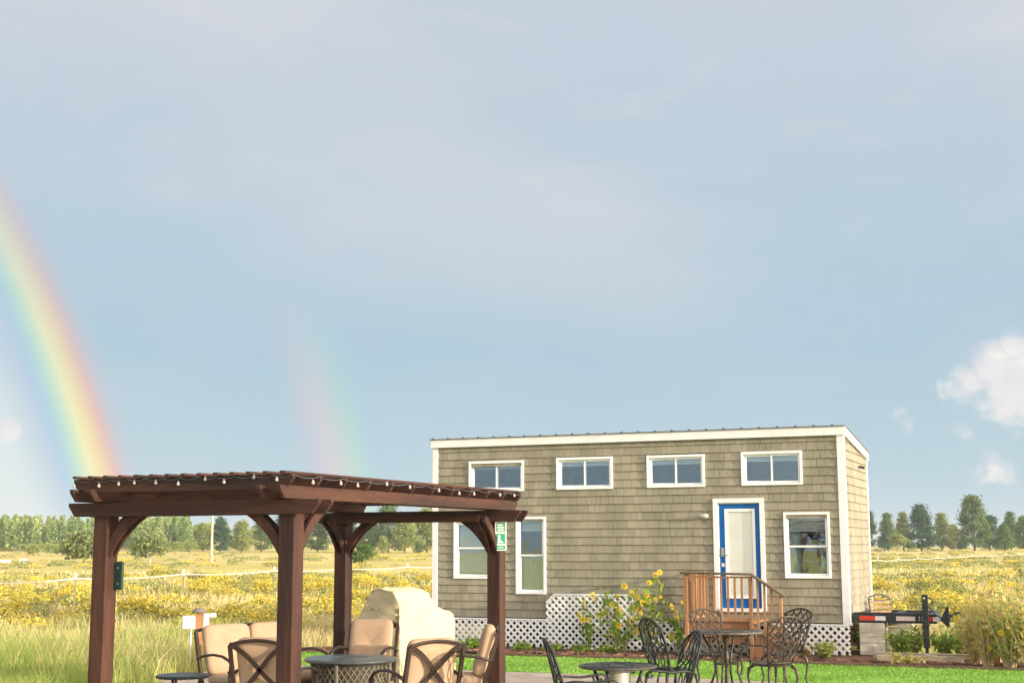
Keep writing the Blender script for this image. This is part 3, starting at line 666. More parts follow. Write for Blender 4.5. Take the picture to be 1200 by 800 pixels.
# sign on right post
sg = empty('patio_sign', PM @ Vector((pw+.012, SY-.075, 1.775)), R(-4), label='small green and white notice sign on the rightmost pergola post', cat='sign')
b = MB(); b.box(-.063, .063, -.004, .004, -.04, .275); b.build('sign_board', mat('sign_white', (.72,.76,.68), .5), sg)
b = MB(); b.box(-.05,.05,-.0065,-.0045,.17,.262); b.box(-.05,.05,-.0065,-.0045,.036,.145); b.box(-.05,.05,-.0065,-.0045,-.028,.016); b.build('panel', SIGNG, sg)
b = MB(); b.box(-.034,.022,-.009,-.007,.232,.25); b.box(-.038,.036,-.009,-.007,.205,.222); b.box(-.034,.030,-.009,-.007,.178,.193); b.box(-.030,.030,-.009,-.007,-.010,-.002)
b.prism([(-.028,.130), (-.006,.130), (-.004,.07), (.012,.066), (.030,.050), (.030,.044), (-.036,.044), (-.030,.075)], -.009, -.007); b.build('lettering', WHT, sg)
# green box on left post
gb = empty('junction_box', PM @ Vector((-SX+pw-.005, .03, 1.53)), -PA, label='flat dark green metal plate with two screws on the leftmost pergola post', cat='metal box')
b = MB(); b.box(0,.10,-.0,.03,-.125,.125); b.build('box', GREENM, gb, bevel=.012)
b = MB(); b.tube([(.055,-.001,.07), (.055,-.006,.07)], .008, 10); b.tube([(.055,-.001,-.07), (.055,-.006,-.07)], .008, 10); b.build('screw', NICK, gb)

# ------------------------------------------------------------------ cushions and lounge chairs
def cushion(w, d, h, c=(0,0,0), rot=None, e=.26, tuft=None, sag=0):
    """rounded boxy pillow, x=w, y=d, z=h"""
    b = MB(); n = 26; m_ = 14; vs = []
    def sp(v, e): return math.copysign(abs(v)**e, v)
    for j in range(m_+1):
        ph = -math.pi/2+math.pi*j/m_
        for i in range(n):
            th_ = 2*math.pi*i/n
            x = w/2*sp(math.cos(ph), .36)*sp(math.cos(th_), e); y = d/2*sp(math.cos(ph), .36)*sp(math.sin(th_), e); z = h/2*sp(math.sin(ph), .7)
            if tuft == 'v': z *= 1-.35*math.exp(-(x/.02)**2) - .25*math.exp(-(y/.02)**2)
            vs.append(Vector((x, y, z + sag*(x*x))))
    fs = [(j*n+i, j*n+(i+1) % n, (j+1)*n+(i+1) % n, (j+1)*n+i) for j in range(m_) for i in range(n)]
    if rot is not None: vs = [rot @ v for v in vs]
    b.add([v+Vector(c) for v in vs], fs); return b
TILT = R(16)
def backpt(x, s, off=0):   # s along the back, off forward (+y)
    y0_, z0_ = -.27, .34
    return Vector((x, y0_-math.sin(TILT)*s+math.cos(TILT)*off, z0_+math.cos(TILT)*s+math.sin(TILT)*off))
def lounge(name, w, label, cat, group, ncush=1, cross=True):
    t = empty(name, (0,0,0), 0, label=label, cat=cat, group=group); hw = w/2
    b = MB()
    for sx in (-1, 1): b.bar(backpt(sx*hw, -.02), backpt(sx*hw, .56), .03, .035, up=(0,1,0))
    arc = [backpt(-hw+w*k/12, .56+.045*(1-((k-6)/6)**2)) for k in range(13)]
    b.tube(arc, .018, 6); b.bar(backpt(-hw, .10), backpt(hw, .10), .03, .03, up=(0,1,0))
    if cross:
        for s_ in (1, -1):
            a = [backpt(s_*(-hw+w*k/10), .10+.47*k/10 + .03*math.sin(math.pi*2*k/10)*-1, -.006) for k in range(11)]
            for p, q in zip(a[:-1], a[1:]): b.bar(p, q, .042, .014, up=(0,-math.cos(TILT),-math.sin(TILT)))
    b.build('back_frame', BROWNM, t)
    b = MB(); b.bar((-hw,-.28,.30), (-hw,.30,.33), .03, .04); b.bar((hw,-.28,.30), (hw,.30,.33), .03, .04); b.bar((-hw,.30,.33), (hw,.30,.33), .03, .04); b.bar((-hw,-.28,.30), (hw,-.28,.30), .03, .04)
    b.bar((0,-.28,.295), (0,.30,.32), .3, .01); b.build('seat_frame', BROWNM, t)
    for k in range(ncush):
        cw = (w-.04)/ncush; cx = -w/2+.02+cw*(k+.5)
        q = cushion(cw-.01, .56, .13, (cx,.02,.40), Matrix.Rotation(R(3), 3, 'X'), tuft='v'); q.build('seat_cushion', CUSH, t, smooth=True)
        rm = Matrix.Rotation(R(90)+TILT, 3, 'X'); c = backpt(cx, .335, .085)
        q = cushion(cw-.01, .53, .14, c, rm, tuft='v'); q.build('back_cushion', CUSH, t, smooth=True)
    for sx in (-1, 1):
        x = sx*(hw+.02)
        b = MB(); a = backpt(x, .27); pts = [a, Vector((x,-.22,.635)), Vector((x,-.05,.655)), Vector((x,.12,.645)), Vector((x,.24,.61)), Vector((x,.31,.56)), Vector((x,.31,.50)), Vector((x,.27,.475)), Vector((x,.24,.50))]
        b.tube(pts, .02, 8, .7); b.tube([Vector((x,.27,.59)), Vector((x,.25,.45)), Vector((x,.27,.33))], .015, 6); b.build('armrest', BROWNM, t, smooth=True)
        b = MB(); b.tube([(x,.27,.34), (x,.29,.2), (x,.31,.0)], .018, 8, rs=[.02,.017,.015]); b.build('leg', BROWNM, t, smooth=True)
        b = MB(); b.tube([(x,-.27,.33), (x,-.32,.15), (x,-.38,.0)], .018, 8, rs=[.02,.017,.015]); b.build('leg', BROWNM, t, smooth=True)
    return t
GZ = .036
G1 = 'tan cushioned lounge chairs around the fire table'
ch = lounge('lounge_chair', .54, 'tan cushioned lounge chair seen from behind, partly hidden by the nearest pergola post', 'lounge chair', G1)
p = gp(327, 13.0, GZ); ch.location = p; ch.rotation_euler = (0,0,facing(.25,1))
dup(ch, gp(487, 12.8, GZ), facing(-.52,.85), 'tan cushioned lounge chair with crossed back frame, angled in front of the covered grill')
dup(ch, gp(427, 15.5, GZ), facing(-.20,-1), 'tan cushioned lounge chair behind the fire table, facing the camera')
dup(ch, gp(536, 14.6, GZ), facing(-1,-.04), 'tan cushioned lounge chair in side view before the rightmost pergola post')
lv = lounge('loveseat', 1.20, 'two-seat tan cushioned loveseat at the left of the fire table', 'loveseat', None, 2, False)
lv.location = gp(315, 14.9, GZ); lv.rotation_euler = (0,0,facing(.70,-.70))
# fire table
ft = empty('fire_table', gp(413, 14.5, GZ), .2, label='round dark topped fire table with tan wicker weave base', cat='fire table'); ft.scale = (.93,.93,1.0)
b = MB(); b.lathe([(.0,.585), (.49,.585), (.515,.60), (.515,.612), (.49,.625), (.2,.627), (.17,.620), (.0,.620)], 40); b.build('table_top', mat('slate_top', (.07,.085,.085), .35, .3, 10), ft, smooth=False)
b = MB(); b.lathe([(.36,.0), (.38,.02), (.38,.10), (.38,.50), (.40,.583)], 48); b.build('drum', mat('drum_dark', (.045,.045,.035), .6), ft)
b = MB(); n_ = 36
for k in range(n_):
    for sgn in (1,-1):
        pts = [((.384+.006*((i+ (0 if sgn > 0 else 1)) % 2))*math.cos(a_), (.384+.006*((i+(0 if sgn > 0 else 1)) % 2))*math.sin(a_), .06+.5*i/9) for i in range(10) for a_ in [2*math.pi*k/n_+sgn*i*.11]]
        b.tube(pts, .0065, 4)
b.build('weave', WICK, ft)
for k in range(4):
    a = R(45+90*k+20); b = MB(); b.tube([(.45*math.cos(a), .45*math.sin(a), .583), (.43*math.cos(a), .43*math.sin(a), .3), (.47*math.cos(a), .47*math.sin(a), 0)], .022, 8); b.build('leg', mat('olive_metal', (.12,.11,.07), .5), ft)
# side table
st = empty('side_table', gp(219, 13.9, GZ), 0, label='small round dark metal side table left of the loveseat', cat='side table')
b = MB(); b.lathe([(.0,.43), (.25,.43), (.262,.438), (.262,.448), (.25,.456), (.0,.456)], 36); b.build('table_top', IRON, st); st.scale = (1.0,1.0,1.12)
for k in range(3):
    a = R(20+120*k); b = MB(); b.tube([(.17*math.cos(a), .17*math.sin(a), .43), (.13*math.cos(a), .13*math.sin(a), .25), (.2*math.cos(a), .2*math.sin(a), 0)], .014, 8); b.build('leg', IRON, st)
# covered grill
gc = empty('covered_grill', gp(478, 17.9, GZ), 0, label='grill under a fitted cream cover, behind the lounge chairs', cat='grill')
gc.rotation_euler = (0,0, R(60))
hood = [(-.33,0), (-.325,.30), (-.32,.60), (-.315,.90), (-.30,1.06), (-.22,1.19), (-.02,1.235), (.10,1.22), (.23,1.04), (.315,.87), (.32,.60), (.325,.30), (.33,0)]
shelf = [(-.33,0), (-.325,.30), (-.32,.60), (-.315,.84), (-.30,.91), (-.22,.955), (-.02,.96), (.10,.955), (.24,.93), (.315,.86), (.32,.60), (.325,.30), (.33,0)]
st_ = [(-.625,hood,1.), (-.30,hood,1.005), (.0,hood,1.), (.16,hood,.985), (.27,shelf,1.06), (.45,shelf,1.0), (.62,shelf,.97)]
vs = []; m1 = len(hood); rg = random.Random(3)
for x, pr_, k_ in st_:
    for (y, z) in pr_: vs.append((x+(.02 if z == 0 else 0)*(1 if x > 0 else -1)+rg.uniform(-.006,.006), y, z*k_))
fs = [(i*m1+j, (i+1)*m1+j, (i+1)*m1+j+1, i*m1+j+1) for i in range(len(st_)-1) for j in range(m1-1)]
for base_, fl in ((0, False), ((len(st_)-1)*m1, True)):
    for j in range(m1//2):
        q = (base_+j, base_+j+1, base_+m1-2-j, base_+m1-1-j)
        q = tuple(dict.fromkeys(q)); fs.append(q[::-1] if fl else q)
b = MB(); b.add(vs, fs); gcov = b.build('cover', COVER, gc, smooth=True)
bv = gcov.modifiers.new('soft', 'BEVEL'); bv.width = .028; bv.segments = 3; bv.limit_method = 'ANGLE'; bv.angle_limit = R(24)
sb = gcov.modifiers.new('fine', 'SUBSURF'); sb.subdivision_type = 'SIMPLE'; sb.levels = 3; sb.render_levels = 3
for sc_, st2 in ((.30,.06), (.10,.03)):
    tx = bpy.data.textures.new('folds', 'CLOUDS'); tx.noise_scale = sc_; dm = gcov.modifiers.new('folds', 'DISPLACE'); dm.texture = tx; dm.strength = st2; dm.mid_level = .5
b = MB(); b.tube([(-.62,-.0,.98), (-.66,.03,.985), (-.66,.09,.985), (-.62,.12,.98)], .008, 6); b.build('handle_loop', mat('grey_web', (.25,.22,.18), .8), gc)

# ------------------------------------------------------------------ cast metal bistro furniture
def iron_chair(name, mt, label, group, style='lattice'):
    t = empty(name, (0,0,0), 0, label=label, cat='patio chair', group=group)
    H = .52 if style == 'lattice' else .50
    def bp_(u, v):   # back surface
        hw_ = (.165+.075*v) if style == 'lattice' else (.17+.04*math.sin(v*math.pi*.75))
        top = .07*(1-u*u)*v if style == 'lattice' else .10*(1-abs(u)**2.2)*v
        return Vector((u*hw_, -.20-.10*v-.03*v*v+.05*(u*u), .43+v*H*.88+top))
    b = MB(); fr = [bp_(-1, k/8) for k in range(9)] + [bp_(-1+2*k/14, 1) for k in range(1, 14)] + [bp_(1, 1-k/8) for k in range(9)]
    b.tube(fr, .012, 6); b.tube([bp_(-1+2*k/8, .02) for k in range(9)], .011, 6)
    if style == 'lattice':
        for s_ in (1, -1):
            for k in range(-6, 4):
                pts = []
                for i in range(41):
                    v = i/40; u = s_*(k*.46 + v*1.9 + .05*math.sin(v*9))
                    if abs(u) <= 1: pts.append(bp_(u, v))
                if len(pts) > 2: b.tube(pts[::3]+[pts[-1]], .0095, 5)
        for k in range(9): b.tube([bp_(-.9+k*.225, .96), bp_(-.9+k*.225, 1)], .012, 5)
    else:
        for s_ in (1, -1):
            for k in range(-5, 5):
                pts = []
                for i in range(41):
                    v = i/40; u = s_*(k*.42 + v*1.25 + .16*math.sin(v*13))
                    if abs(u) <= 1: pts.append(bp_(u, v))
                if len(pts) > 2: b.tube(pts[::2]+[pts[-1]], .008, 5)
        b.tube([bp_(0, k/10) for k in range(11)], .011, 6)
    b.build('backrest', mt, t, smooth=True)
    b = MB(); n_ = 28; prof_ = [(.0,.398), (.205,.398), (.218,.405), (.222,.418), (.205,.428), (.0,.422)]
    b.lathe(prof_, n_); o = [(v[0]*1.02, v[1]*1.0+.01, v[2]) for v in b.v]; b.v = o
    b.build('seat', mt, t, smooth=False)
    for (sx, sy) in ((-1,1), (1,1), (-1,-1), (1,-1)):
        b = MB(); x, y = sx*.165, .17 if sy > 0 else -.17
        b.tube([(x*.9, y*.9, .40), (x*1.12, y*1.15, .36), (x*1.18, y*1.2, .27), (x*1.05, y*1.1, .13), (x*1.12, y*1.25, .04), (x*1.3, y*1.45, .0)], .014, 8, rs=[.020,.019,.015,.011,.012,.015]); b.build('leg', mt, t, smooth=True)
    for sx in (-1, 1):
        b = MB(); a = bp_(sx, .42); x = sx*.245
        b.tube([a, Vector((x,-.12,.635)), Vector((x,.02,.625)), Vector((x,.14,.64)), Vector((x,.215,.65)), Vector((x,.25,.625)), Vector((x,.24,.59)), Vector((x,.21,.59)), Vector((x,.205,.615))], .013, 8, .8)
        b.tube([Vector((x,.13,.638)), Vector((x*.98,.155,.56)), Vector((x*.86,.13,.46)), Vector((x*.82,.14,.41))], .010, 6); b.build('armrest', mt, t, smooth=True)
    return t
IG1 = 'dark cast iron chairs of the front bistro set'; IG2 = 'bronze cast metal chairs around the rear bistro table'
c1 = iron_chair('bistro_chair', IRON, 'dark cast iron armchair in side view at the left of the low front table', IG1, 'scroll')
c1.location = gp(681, 12.0, GZ-.0); c1.rotation_euler = (0,0,facing(1,.12))
dup(c1, gp(776, 12.9, GZ), facing(-.95,-.24), 'dark cast iron armchair in side view at the right of the low front table')
dup(c1, gp(784, 15.4, GZ), facing(.86,.50), 'dark scroll-backed iron armchair among the yellow flowers, between the two tables')
c2 = iron_chair('bistro_chair', BRONZE, 'bronze lattice-back chair nearest the camera at the rear table, seen from behind', IG2)
c2.location = gp(901, 16.1, GZ); c2.rotation_euler = (0,0,facing(-.42,.9))
dup(c2, gp(915, 17.6, GZ), facing(-.72,-.50), 'bronze lattice-back chair at the far right of the rear table')
dup(c2, gp(840, 17.5, GZ), facing(.42,-.80), 'bronze lattice-back chair left of the rear table, sunlit in front of the porch steps')
def bistro_table(name, loc, r, h, mt, label, top, stand):
    t = empty(name, loc, .3, label=label, cat='patio table', group=None)
    b = MB(); b.lathe([(.0,h-.022), (r*.97,h-.022), (r,h-.016), (r*1.005,h-.006), (r*.99,h), (0,h)], 44); b.build('table_top', top, t)
    b = MB()
    for k in range(10): a = R(36*k); b.tube([(.08*math.cos(a),.08*math.sin(a),h-.012+.013), (r*.9*math.cos(a),r*.9*math.sin(a),h-.012+.013)], .004, 4)
    for rr_ in (.25,.5,.75,.95): b.tube([(rr_*r*math.cos(R(10*k)), rr_*r*math.sin(R(10*k)), h+.001) for k in range(37)], .004, 4)
    b.build('top_tracery', mt, t)
    for k in range(4):
        a = R(45+90*k); ca, sa = math.cos(a), math.sin(a); b = MB()
        b.tube([(ca*q*r/.45, sa*q*r/.45, z*h/.7) for q, z in ((.31,.675), (.27,.60), (.20,.48), (.15,.36), (.14,.26), (.19,.13), (.27,.04), (.33,0))], .015, 8); b.build('leg', mt, t, smooth=True)
    b = MB(); b.tube([(.15*r/.45*math.cos(R(15*k)), .15*r/.45*math.sin(R(15*k)), .34*h/.7) for k in range(25)], .010, 6); b.build('ring', mt, t)
    if stand:
        b = MB(); b.lathe([(.13,.0), (.135,.03), (.12,.05), (.115,h-.06), (.125,h-.05), (.125,h-.03)], 28); b.build('pedestal', mat('brushed_metal', (.42,.42,.34), .35, .1, 6, metal=.6), t, smooth=False)
    else:
        b = MB(); b.lathe([(.02,.1), (.03,.12), (.02,.3), (.035,.42), (.02,.5), (.05,h-.03)], 16); b.build('centre_stem', mt, t)
    return t
bistro_table('bistro_table', gp(722, 12.55, GZ), .345, .70, IRON, 'low round dark metal table with a pale metal pedestal', mat('table_dark', (.085,.085,.075), .4, .3, 12, metal=.3), True)
bistro_table('bistro_table', gp(848, 16.9, GZ), .44, .735, BRONZE, 'round bronze metal table in front of the porch steps', mat('table_bronze', (.17,.16,.13), .45, .3, 12, metal=.3), False)
# garden chair behind the trailer frame
gcx = empty('garden_chair', HM @ Vector((HL+.92, 1.1, 0)), -HB, label='slatted wooden garden chair with black iron frame behind the trailer frame', cat='garden chair')
gcx.location = gp(1036.5, 24.3); gcx.rotation_euler = (0,0,facing(.25,-1))
b = MB(); w = .205
fr = [Vector((-w,-.18,.0)), Vector((-w,-.20,.42)), Vector((-w,-.26,.88))] + [Vector((-w+2*w*k/10,-.26,.88+.055*math.sin(math.pi*k/10))) for k in range(1,10)] + [Vector((w,-.26,.88)), Vector((w,-.20,.42)), Vector((w,-.18,0))]
b.tube(fr, .014, 6); b.tube([Vector((-w+2*w*k/10,-.25,.86-.03*math.sin(math.pi*k/10))) for k in range(11)], .008, 5)
b.tube([(-w,.2,0), (-w,.2,.60), (-w,.1,.64), (-w,-.22,.62)], .013, 6); b.tube([(w,.2,0), (w,.2,.60), (w,.1,.64), (w,-.22,.62)], .013, 6); b.build('frame', STEEL, gcx)
for z in (.80,.72,.64,.56): 
    b = MB(); b.box(-w+.01, w-.01, -.262+(.86-z)*.12, -.242+(.86-z)*.12, z-.024, z+.024); b.build('slat', mat('bench_slat', (.33,.22,.12), .7, .2, 9), gcx)
b = MB()
for k in range(5): b.box(-w, w, -.2+k*.08, -.13+k*.08, .40, .42)
b.build('seat', MATS['bench_slat'], gcx)
# outlet post
op = empty('outlet_post', gp(236, 20.5), .25, label='short wooden post with white utility boxes and a round cap, in the tall grass', cat='utility post')
b = MB(); b.box(-.05,.05,-.05,.05,0,.84); b.build('post', mat('orange_wood', (.36,.17,.075), .8, .2, 9), op)
b = MB(); b.lathe([(.0,.84), (.10,.84), (.11,.86), (.06,.90), (0,.91)], 20); b.build('cap', mat('grey_cap', (.18,.16,.14), .6), op)
b = MB(); b.box(-.24,-.055,-.06,.05,.61,.80); b.build('utility_box', mat('box_grey', (.60,.62,.62), .5), op, bevel=.015)
b = MB(); b.box(.055,.14,-.05,.05,.62,.83); b.box(.141,.24,-.05,.05,.77,.83); b.build('utility_box', mat('box_grey', (.60,.62,.62), .5), op, bevel=.012)
b = MB(); b.tube([(-.11,0,.61), (-.11,0,0)], .013, 8); b.build('conduit', VINYL, op)
# white edge stub beside left post
# ------------------------------------------------------------------ fences
def rope_fence(pts, label, name, sag=.06, double=False):
    t = empty(name, pts[0], 0, label=label, cat='fence'); o = Vector(pts[0])
    for p in pts:
        q = Vector(p)-o; b = MB(); b.bar(q+Vector((0,0,0)), q+Vector((0,0,1.0)), .035, .035, up=(0,1,0)); pq = b.build('fence_post', TPOST, t)
        b = MB(); b.bar(q+Vector((0,0,.93)), q+Vector((0,0,1.12)), .06, .06, up=(0,1,0)); b.build('post_cap', ROPE, pq)
    b = MB()
    for p, q in zip(pts[:-1], pts[1:]):
        p = Vector(p)-o; q = Vector(q)-o
        P = [p.lerp(q, k/8)+Vector((0,0,.97-sag*4*(k/8)*(1-k/8))) for k in range(9)]
        for u, v in zip(P[:-1], P[1:]): b.bar(u, v, .012, .025)
    b.build('tape', ROPE, t); return t
rope_fence([gp(-330,26), gp(-190,30), gp(-50,33), gp(90,37.5), gp(216,43), gp(322,49), gp(403,53), gp(478,57), gp(560,62), gp(650,68)], 'white tape fence on thin posts crossing the field left of the house', 'tape_fence')
pr = [gp(960,72)] + [gp(1028,78), gp(1052,82), gp(1075,87)]
for k in range(12): pr.append(gp(1098+k*13.5, 92+k*4.5))
rope_fence(pr, 'low white tape fence crossing the far field right of the house', 'tape_fence')
# utility pole
up_ = empty('utility_pole', gp(248, 165), 0, label='pale bare utility pole far out in the field, seen under the pergola', cat='utility pole')
b = MB(); b.tube([(0,0,-.3), (0,0,6.0)], .16, 10, rs=[.17,.13]); b.build('pole', POLE, up_)
b = MB(); b.box(-.6,.6,-.05,.05,5.55,5.65); b.build('crossarm', POLE, up_)
for (X, Dm, w, h, lb) in [(5,165,1.4,.35,'long low white box at the far left edge of the field'), (28,165,.7,.42,'small white box far out in the field, second from the left edge')]:
    t = empty('field_box', gp(X, Dm), 0, label=lb, cat='box'); b = MB(); b.box(-w/2,w/2,-.3,.3,0,h); b.build('body', VINYL, t, bevel=.02); b = MB(); b.box(-w/2-.04,w/2+.04,-.34,.34,h+.001,h+.05); b.build('lid', VINYL, t)

# ------------------------------------------------------------------ trees
def crown_pts(kind, H, Wd, rng, n):
    P = []; nc = 85 if kind != 'oak' else 60; cz0 = .10 if kind != 'oak' else .3
    cl = []
    for i in range(nc):
        z = cz0+(1-cz0)*rng.random()**.9
        if kind == 'pine': env = min(1, (1-z)/.72+.07)**.85*(.55+.45*min(1,(z-cz0)/.2))
        elif kind == 'cone': env = min(1, (1-z)*1.25+.08)
        else: env = math.sqrt(max(.05, 1-((z-.62)/.42)**2))
        a = rng.random()*2*math.pi; rr_ = env*(Wd/2)*math.sqrt(rng.uniform(.15, 1))*rng.uniform(.75,1.12)
        cl.append((rr_*math.cos(a), rr_*math.sin(a), z*H*.97, Wd*rng.uniform(.10,.17)))
    for (x, y, z, s_) in cl:
        k = n//nc; q = rng.normal(size=(k,3))*[s_*.62, s_*.62, s_*.36]; P.append(q+[x, y, z])
    P = np.concatenate(P); P[:,2] = np.maximum(P[:,2], H*cz0*.7); return P, cl
def tree(X, Dm, H, Wd, kind, mt, label, seed, group='trees at the far edge of the field', n=2600, bark=None, fork=False, name=None):
    rng = np.random.default_rng(seed); p = gp(X, Dm); z = float(hgt(p.x, p.y)); p.z = z
    t = empty(name or ('pine_tree' if kind != 'oak' else 'oak_tree'), p, 0, label=label, cat='tree', group=group)
    b = MB()
    if fork:
        b.tube([(0,0,-.2), (0,0,H*.12), (-H*.1,0,H*.4)], .1, 7, rs=[H*.05,H*.04,H*.02]); b.tube([(0,0,H*.1), (H*.12,0,H*.32), (H*.2,.1,H*.5)], .1, 7, rs=[H*.04,H*.03,H*.015])
    else: b.tube([(0,0,-.3), (H*.005,0,H*.3), (-H*.008,0,H*.65), (0,0,H*.95)], .1, 8, rs=[H*.022,H*.018,H*.011,H*.003])
    P, cl = crown_pts(kind, H, Wd, rng, n)
    for (x, y, zz, s_) in cl[::3]: b.tube([(0,0,max(H*.1, zz-.25*math.hypot(x,y))), (x*.5, y*.5, zz-.1*math.hypot(x,y)), (x, y, zz)], .05, 5, rs=[H*.007,H*.005,H*.002])
    b.build('trunk', bark or BARK, t)
    V, F = leaves(P, Wd*.036 if Wd > 6 else Wd*.05, rng); npmesh('crown', V, F, mt, parent=t)
    return t
TR = [(1019,440,12.5,5.5,'pine',PINE_M,'slim green pine just right of the house corner'),
 (1041,445,12.2,6.5,'pine',PINE_M,'mid green pine, second tree right of the house'),
 (1036,400,5.5,4.2,'cone',PINE_D,'short young pine in front of the second tree right of the house'),
 (1059,455,12.5,6.0,'pine',PINE_L,'yellowish green pine left of the dark round pine'),
 (1052,420,5.2,6.0,'oak',PINE_L,'low yellow green bush at the foot of the pines right of the house'),
 (1080,430,14.0,9.5,'pine',PINE_D,'dark blue green broad pine right of the house'),
 (1104,450,12.0,7.0,'pine',PINE_L,'pale green pine between the dark pine and the tallest pine'),
 (1118,470,8.5,5.5,'pine',PINE_L,'low pale pine tucked against the left of the tallest pine'),
 (1068,400,3.0,3.0,'oak',PINE_M,'small bush at the foot of the dark broad pine'),
 (1128,400,3.0,3.2,'oak',PINE_D,'small blue green bush before the tallest pine'),
 (1142,440,17.2,11.5,'pine',PINE_M,'tallest pine, right of the house'),
 (1160,450,11.5,9.0,'pine',PINE_D,'dark dense pine overlapping the tallest pine on its right'),
 (1185,455,12.5,7.0,'pine',PINE_M,'pointed pine near the right edge of the photo'),
 (1177,415,7.6,5.6,'pine',PINE_M,'shorter bushy pine in front of the pointed one near the right edge'),
 (1200,440,10.5,7.0,'pine',PINE_M,'pine cut by the right edge of the photo'),
 (1232,440,12.5,8.0,'pine',PINE_D,'pine beyond the right edge of the photo'),
 (455,385,15.0,9.0,'pine',PINE_M,'tall green pine seen through the pergola left of the house'),
 (432,395,10.5,8.0,'pine',PINE_M,'green pine left of the tall one seen through the pergola'),
 (410,400,9.5,7.0,'pine',PINE_M,'green pine just right of the rear left pergola post'),
 (474,375,10.0,8.0,'pine',PINE_L,'light green pine right of the tall one seen through the pergola'),
 (500,385,12.0,9.5,'pine',PINE_L,'light green broad pine beside the left corner of the house'),
 (449,340,4.4,3.6,'cone',PINE_L,'small yellowish young pine in front of the pines left of the house'),
 (490,345,3.2,2.6,'cone',PINE_M,'small pale young pine by the left corner of the house'),
 (424,122,1.95,2.3,'oak',PINE_M,'small lone green tree in the open field seen through the pergola'),
 (258,390,9.8,6.5,'pine',PINE_D,'dark pine just right of the utility pole'),
 (283,395,8.6,7.5,'pine',PINE_L,'light green pine left of the nearest pergola post'),
 (306,400,9.5,6.5,'pine',PINE_M,'green pine against the left side of the nearest pergola post'),
 (238,410,8.0,6.5,'pine',PINE_L,'light green pine just left of the utility pole'),
 (372,400,9.8,7.5,'pine',PINE_M,'pine between the two middle pergola posts'),
 (330,410,11.0,7.5,'pine',PINE_D,'dark pine behind the nearest pergola post'),
 (540,400,12,9,'pine',PINE_M,'pine hidden behind the house')]
for i, (X, Dm, H, Wd, kd, mt, lb) in enumerate(TR):
    if 'beyond the right' in lb or 'hidden behind' in lb: continue
    tree(X, Dm, H, Wd, kd, mt, lb, 100+i, n=7500 if H > 6 else 2200, name='shrub' if kd == 'oak' and H < 6 and Dm > 200 else None)
tree(99, 150, 3.1, 5.2, 'oak', OAK, 'grey green spreading oak at the left of the leftmost pergola post', 61, 'small oaks in the field', 2200, BARK, False)
tree(176, 160, 3.0, 4.6, 'oak', OAK, 'grey green oak with pale forked trunk, seen through the pergola', 62, 'small oaks in the field', 2000, PBARK, True)
# far forest on the low hill
rng = np.random.default_rng(5); VV = []; FF = []; off = 0
for i in range(1250):
    Dm = rng.uniform(430, 900) if i > 330 else rng.uniform(410, 490); X = rng.uniform(-420, 250) if i % 5 else rng.uniform(-420, 400)
    p = gp(X, Dm); z = float(hgt(p.x, p.y)); H = rng.uniform(6.5, 11)*(1 if X < 220 else .72); Wd = H*rng.uniform(.34,.52)
    nn_ = 300; zz = .08+.92*rng.random(nn_)**.9; env = np.minimum(1, (1-zz)/.8+.08)**.9
    a = rng.random(nn_)*2*np.pi; rr_ = env*Wd/2*np.sqrt(rng.uniform(.25,1,nn_))
    P = np.stack([p.x+rr_*np.cos(a), p.y+rr_*np.sin(a), z+zz*H], 1); V, F = leaves(P, .60, rng); VV.append(V); FF.append(F+off); off += len(V)
fo = npmesh('forest', np.concatenate(VV), np.concatenate(FF), FOREST); tag(fo, 'pale green pine forest on the low hill at far left', 'forest', kind='stuff')
# yellow-green shrubs at the forest edge
for k, X in enumerate((40, 60, 78, 118, 205, 222)):
    tree(X, 300+k*7, 2.6+.3*(k % 3), 4.5, 'oak', PINE_L, ['yellow green shrub at the forest edge, leftmost', 'yellow green shrub at the forest edge, second from the left', 'yellow green shrub at the forest edge just left of the oak', 'yellow green shrub beside the leftmost pergola post', 'yellow green shrub beyond the pergola, left of the utility pole', 'yellow green shrub at the foot of the pines by the utility pole'][k], 300+k, 'shrubs at the forest edge', 700, name='shrub')

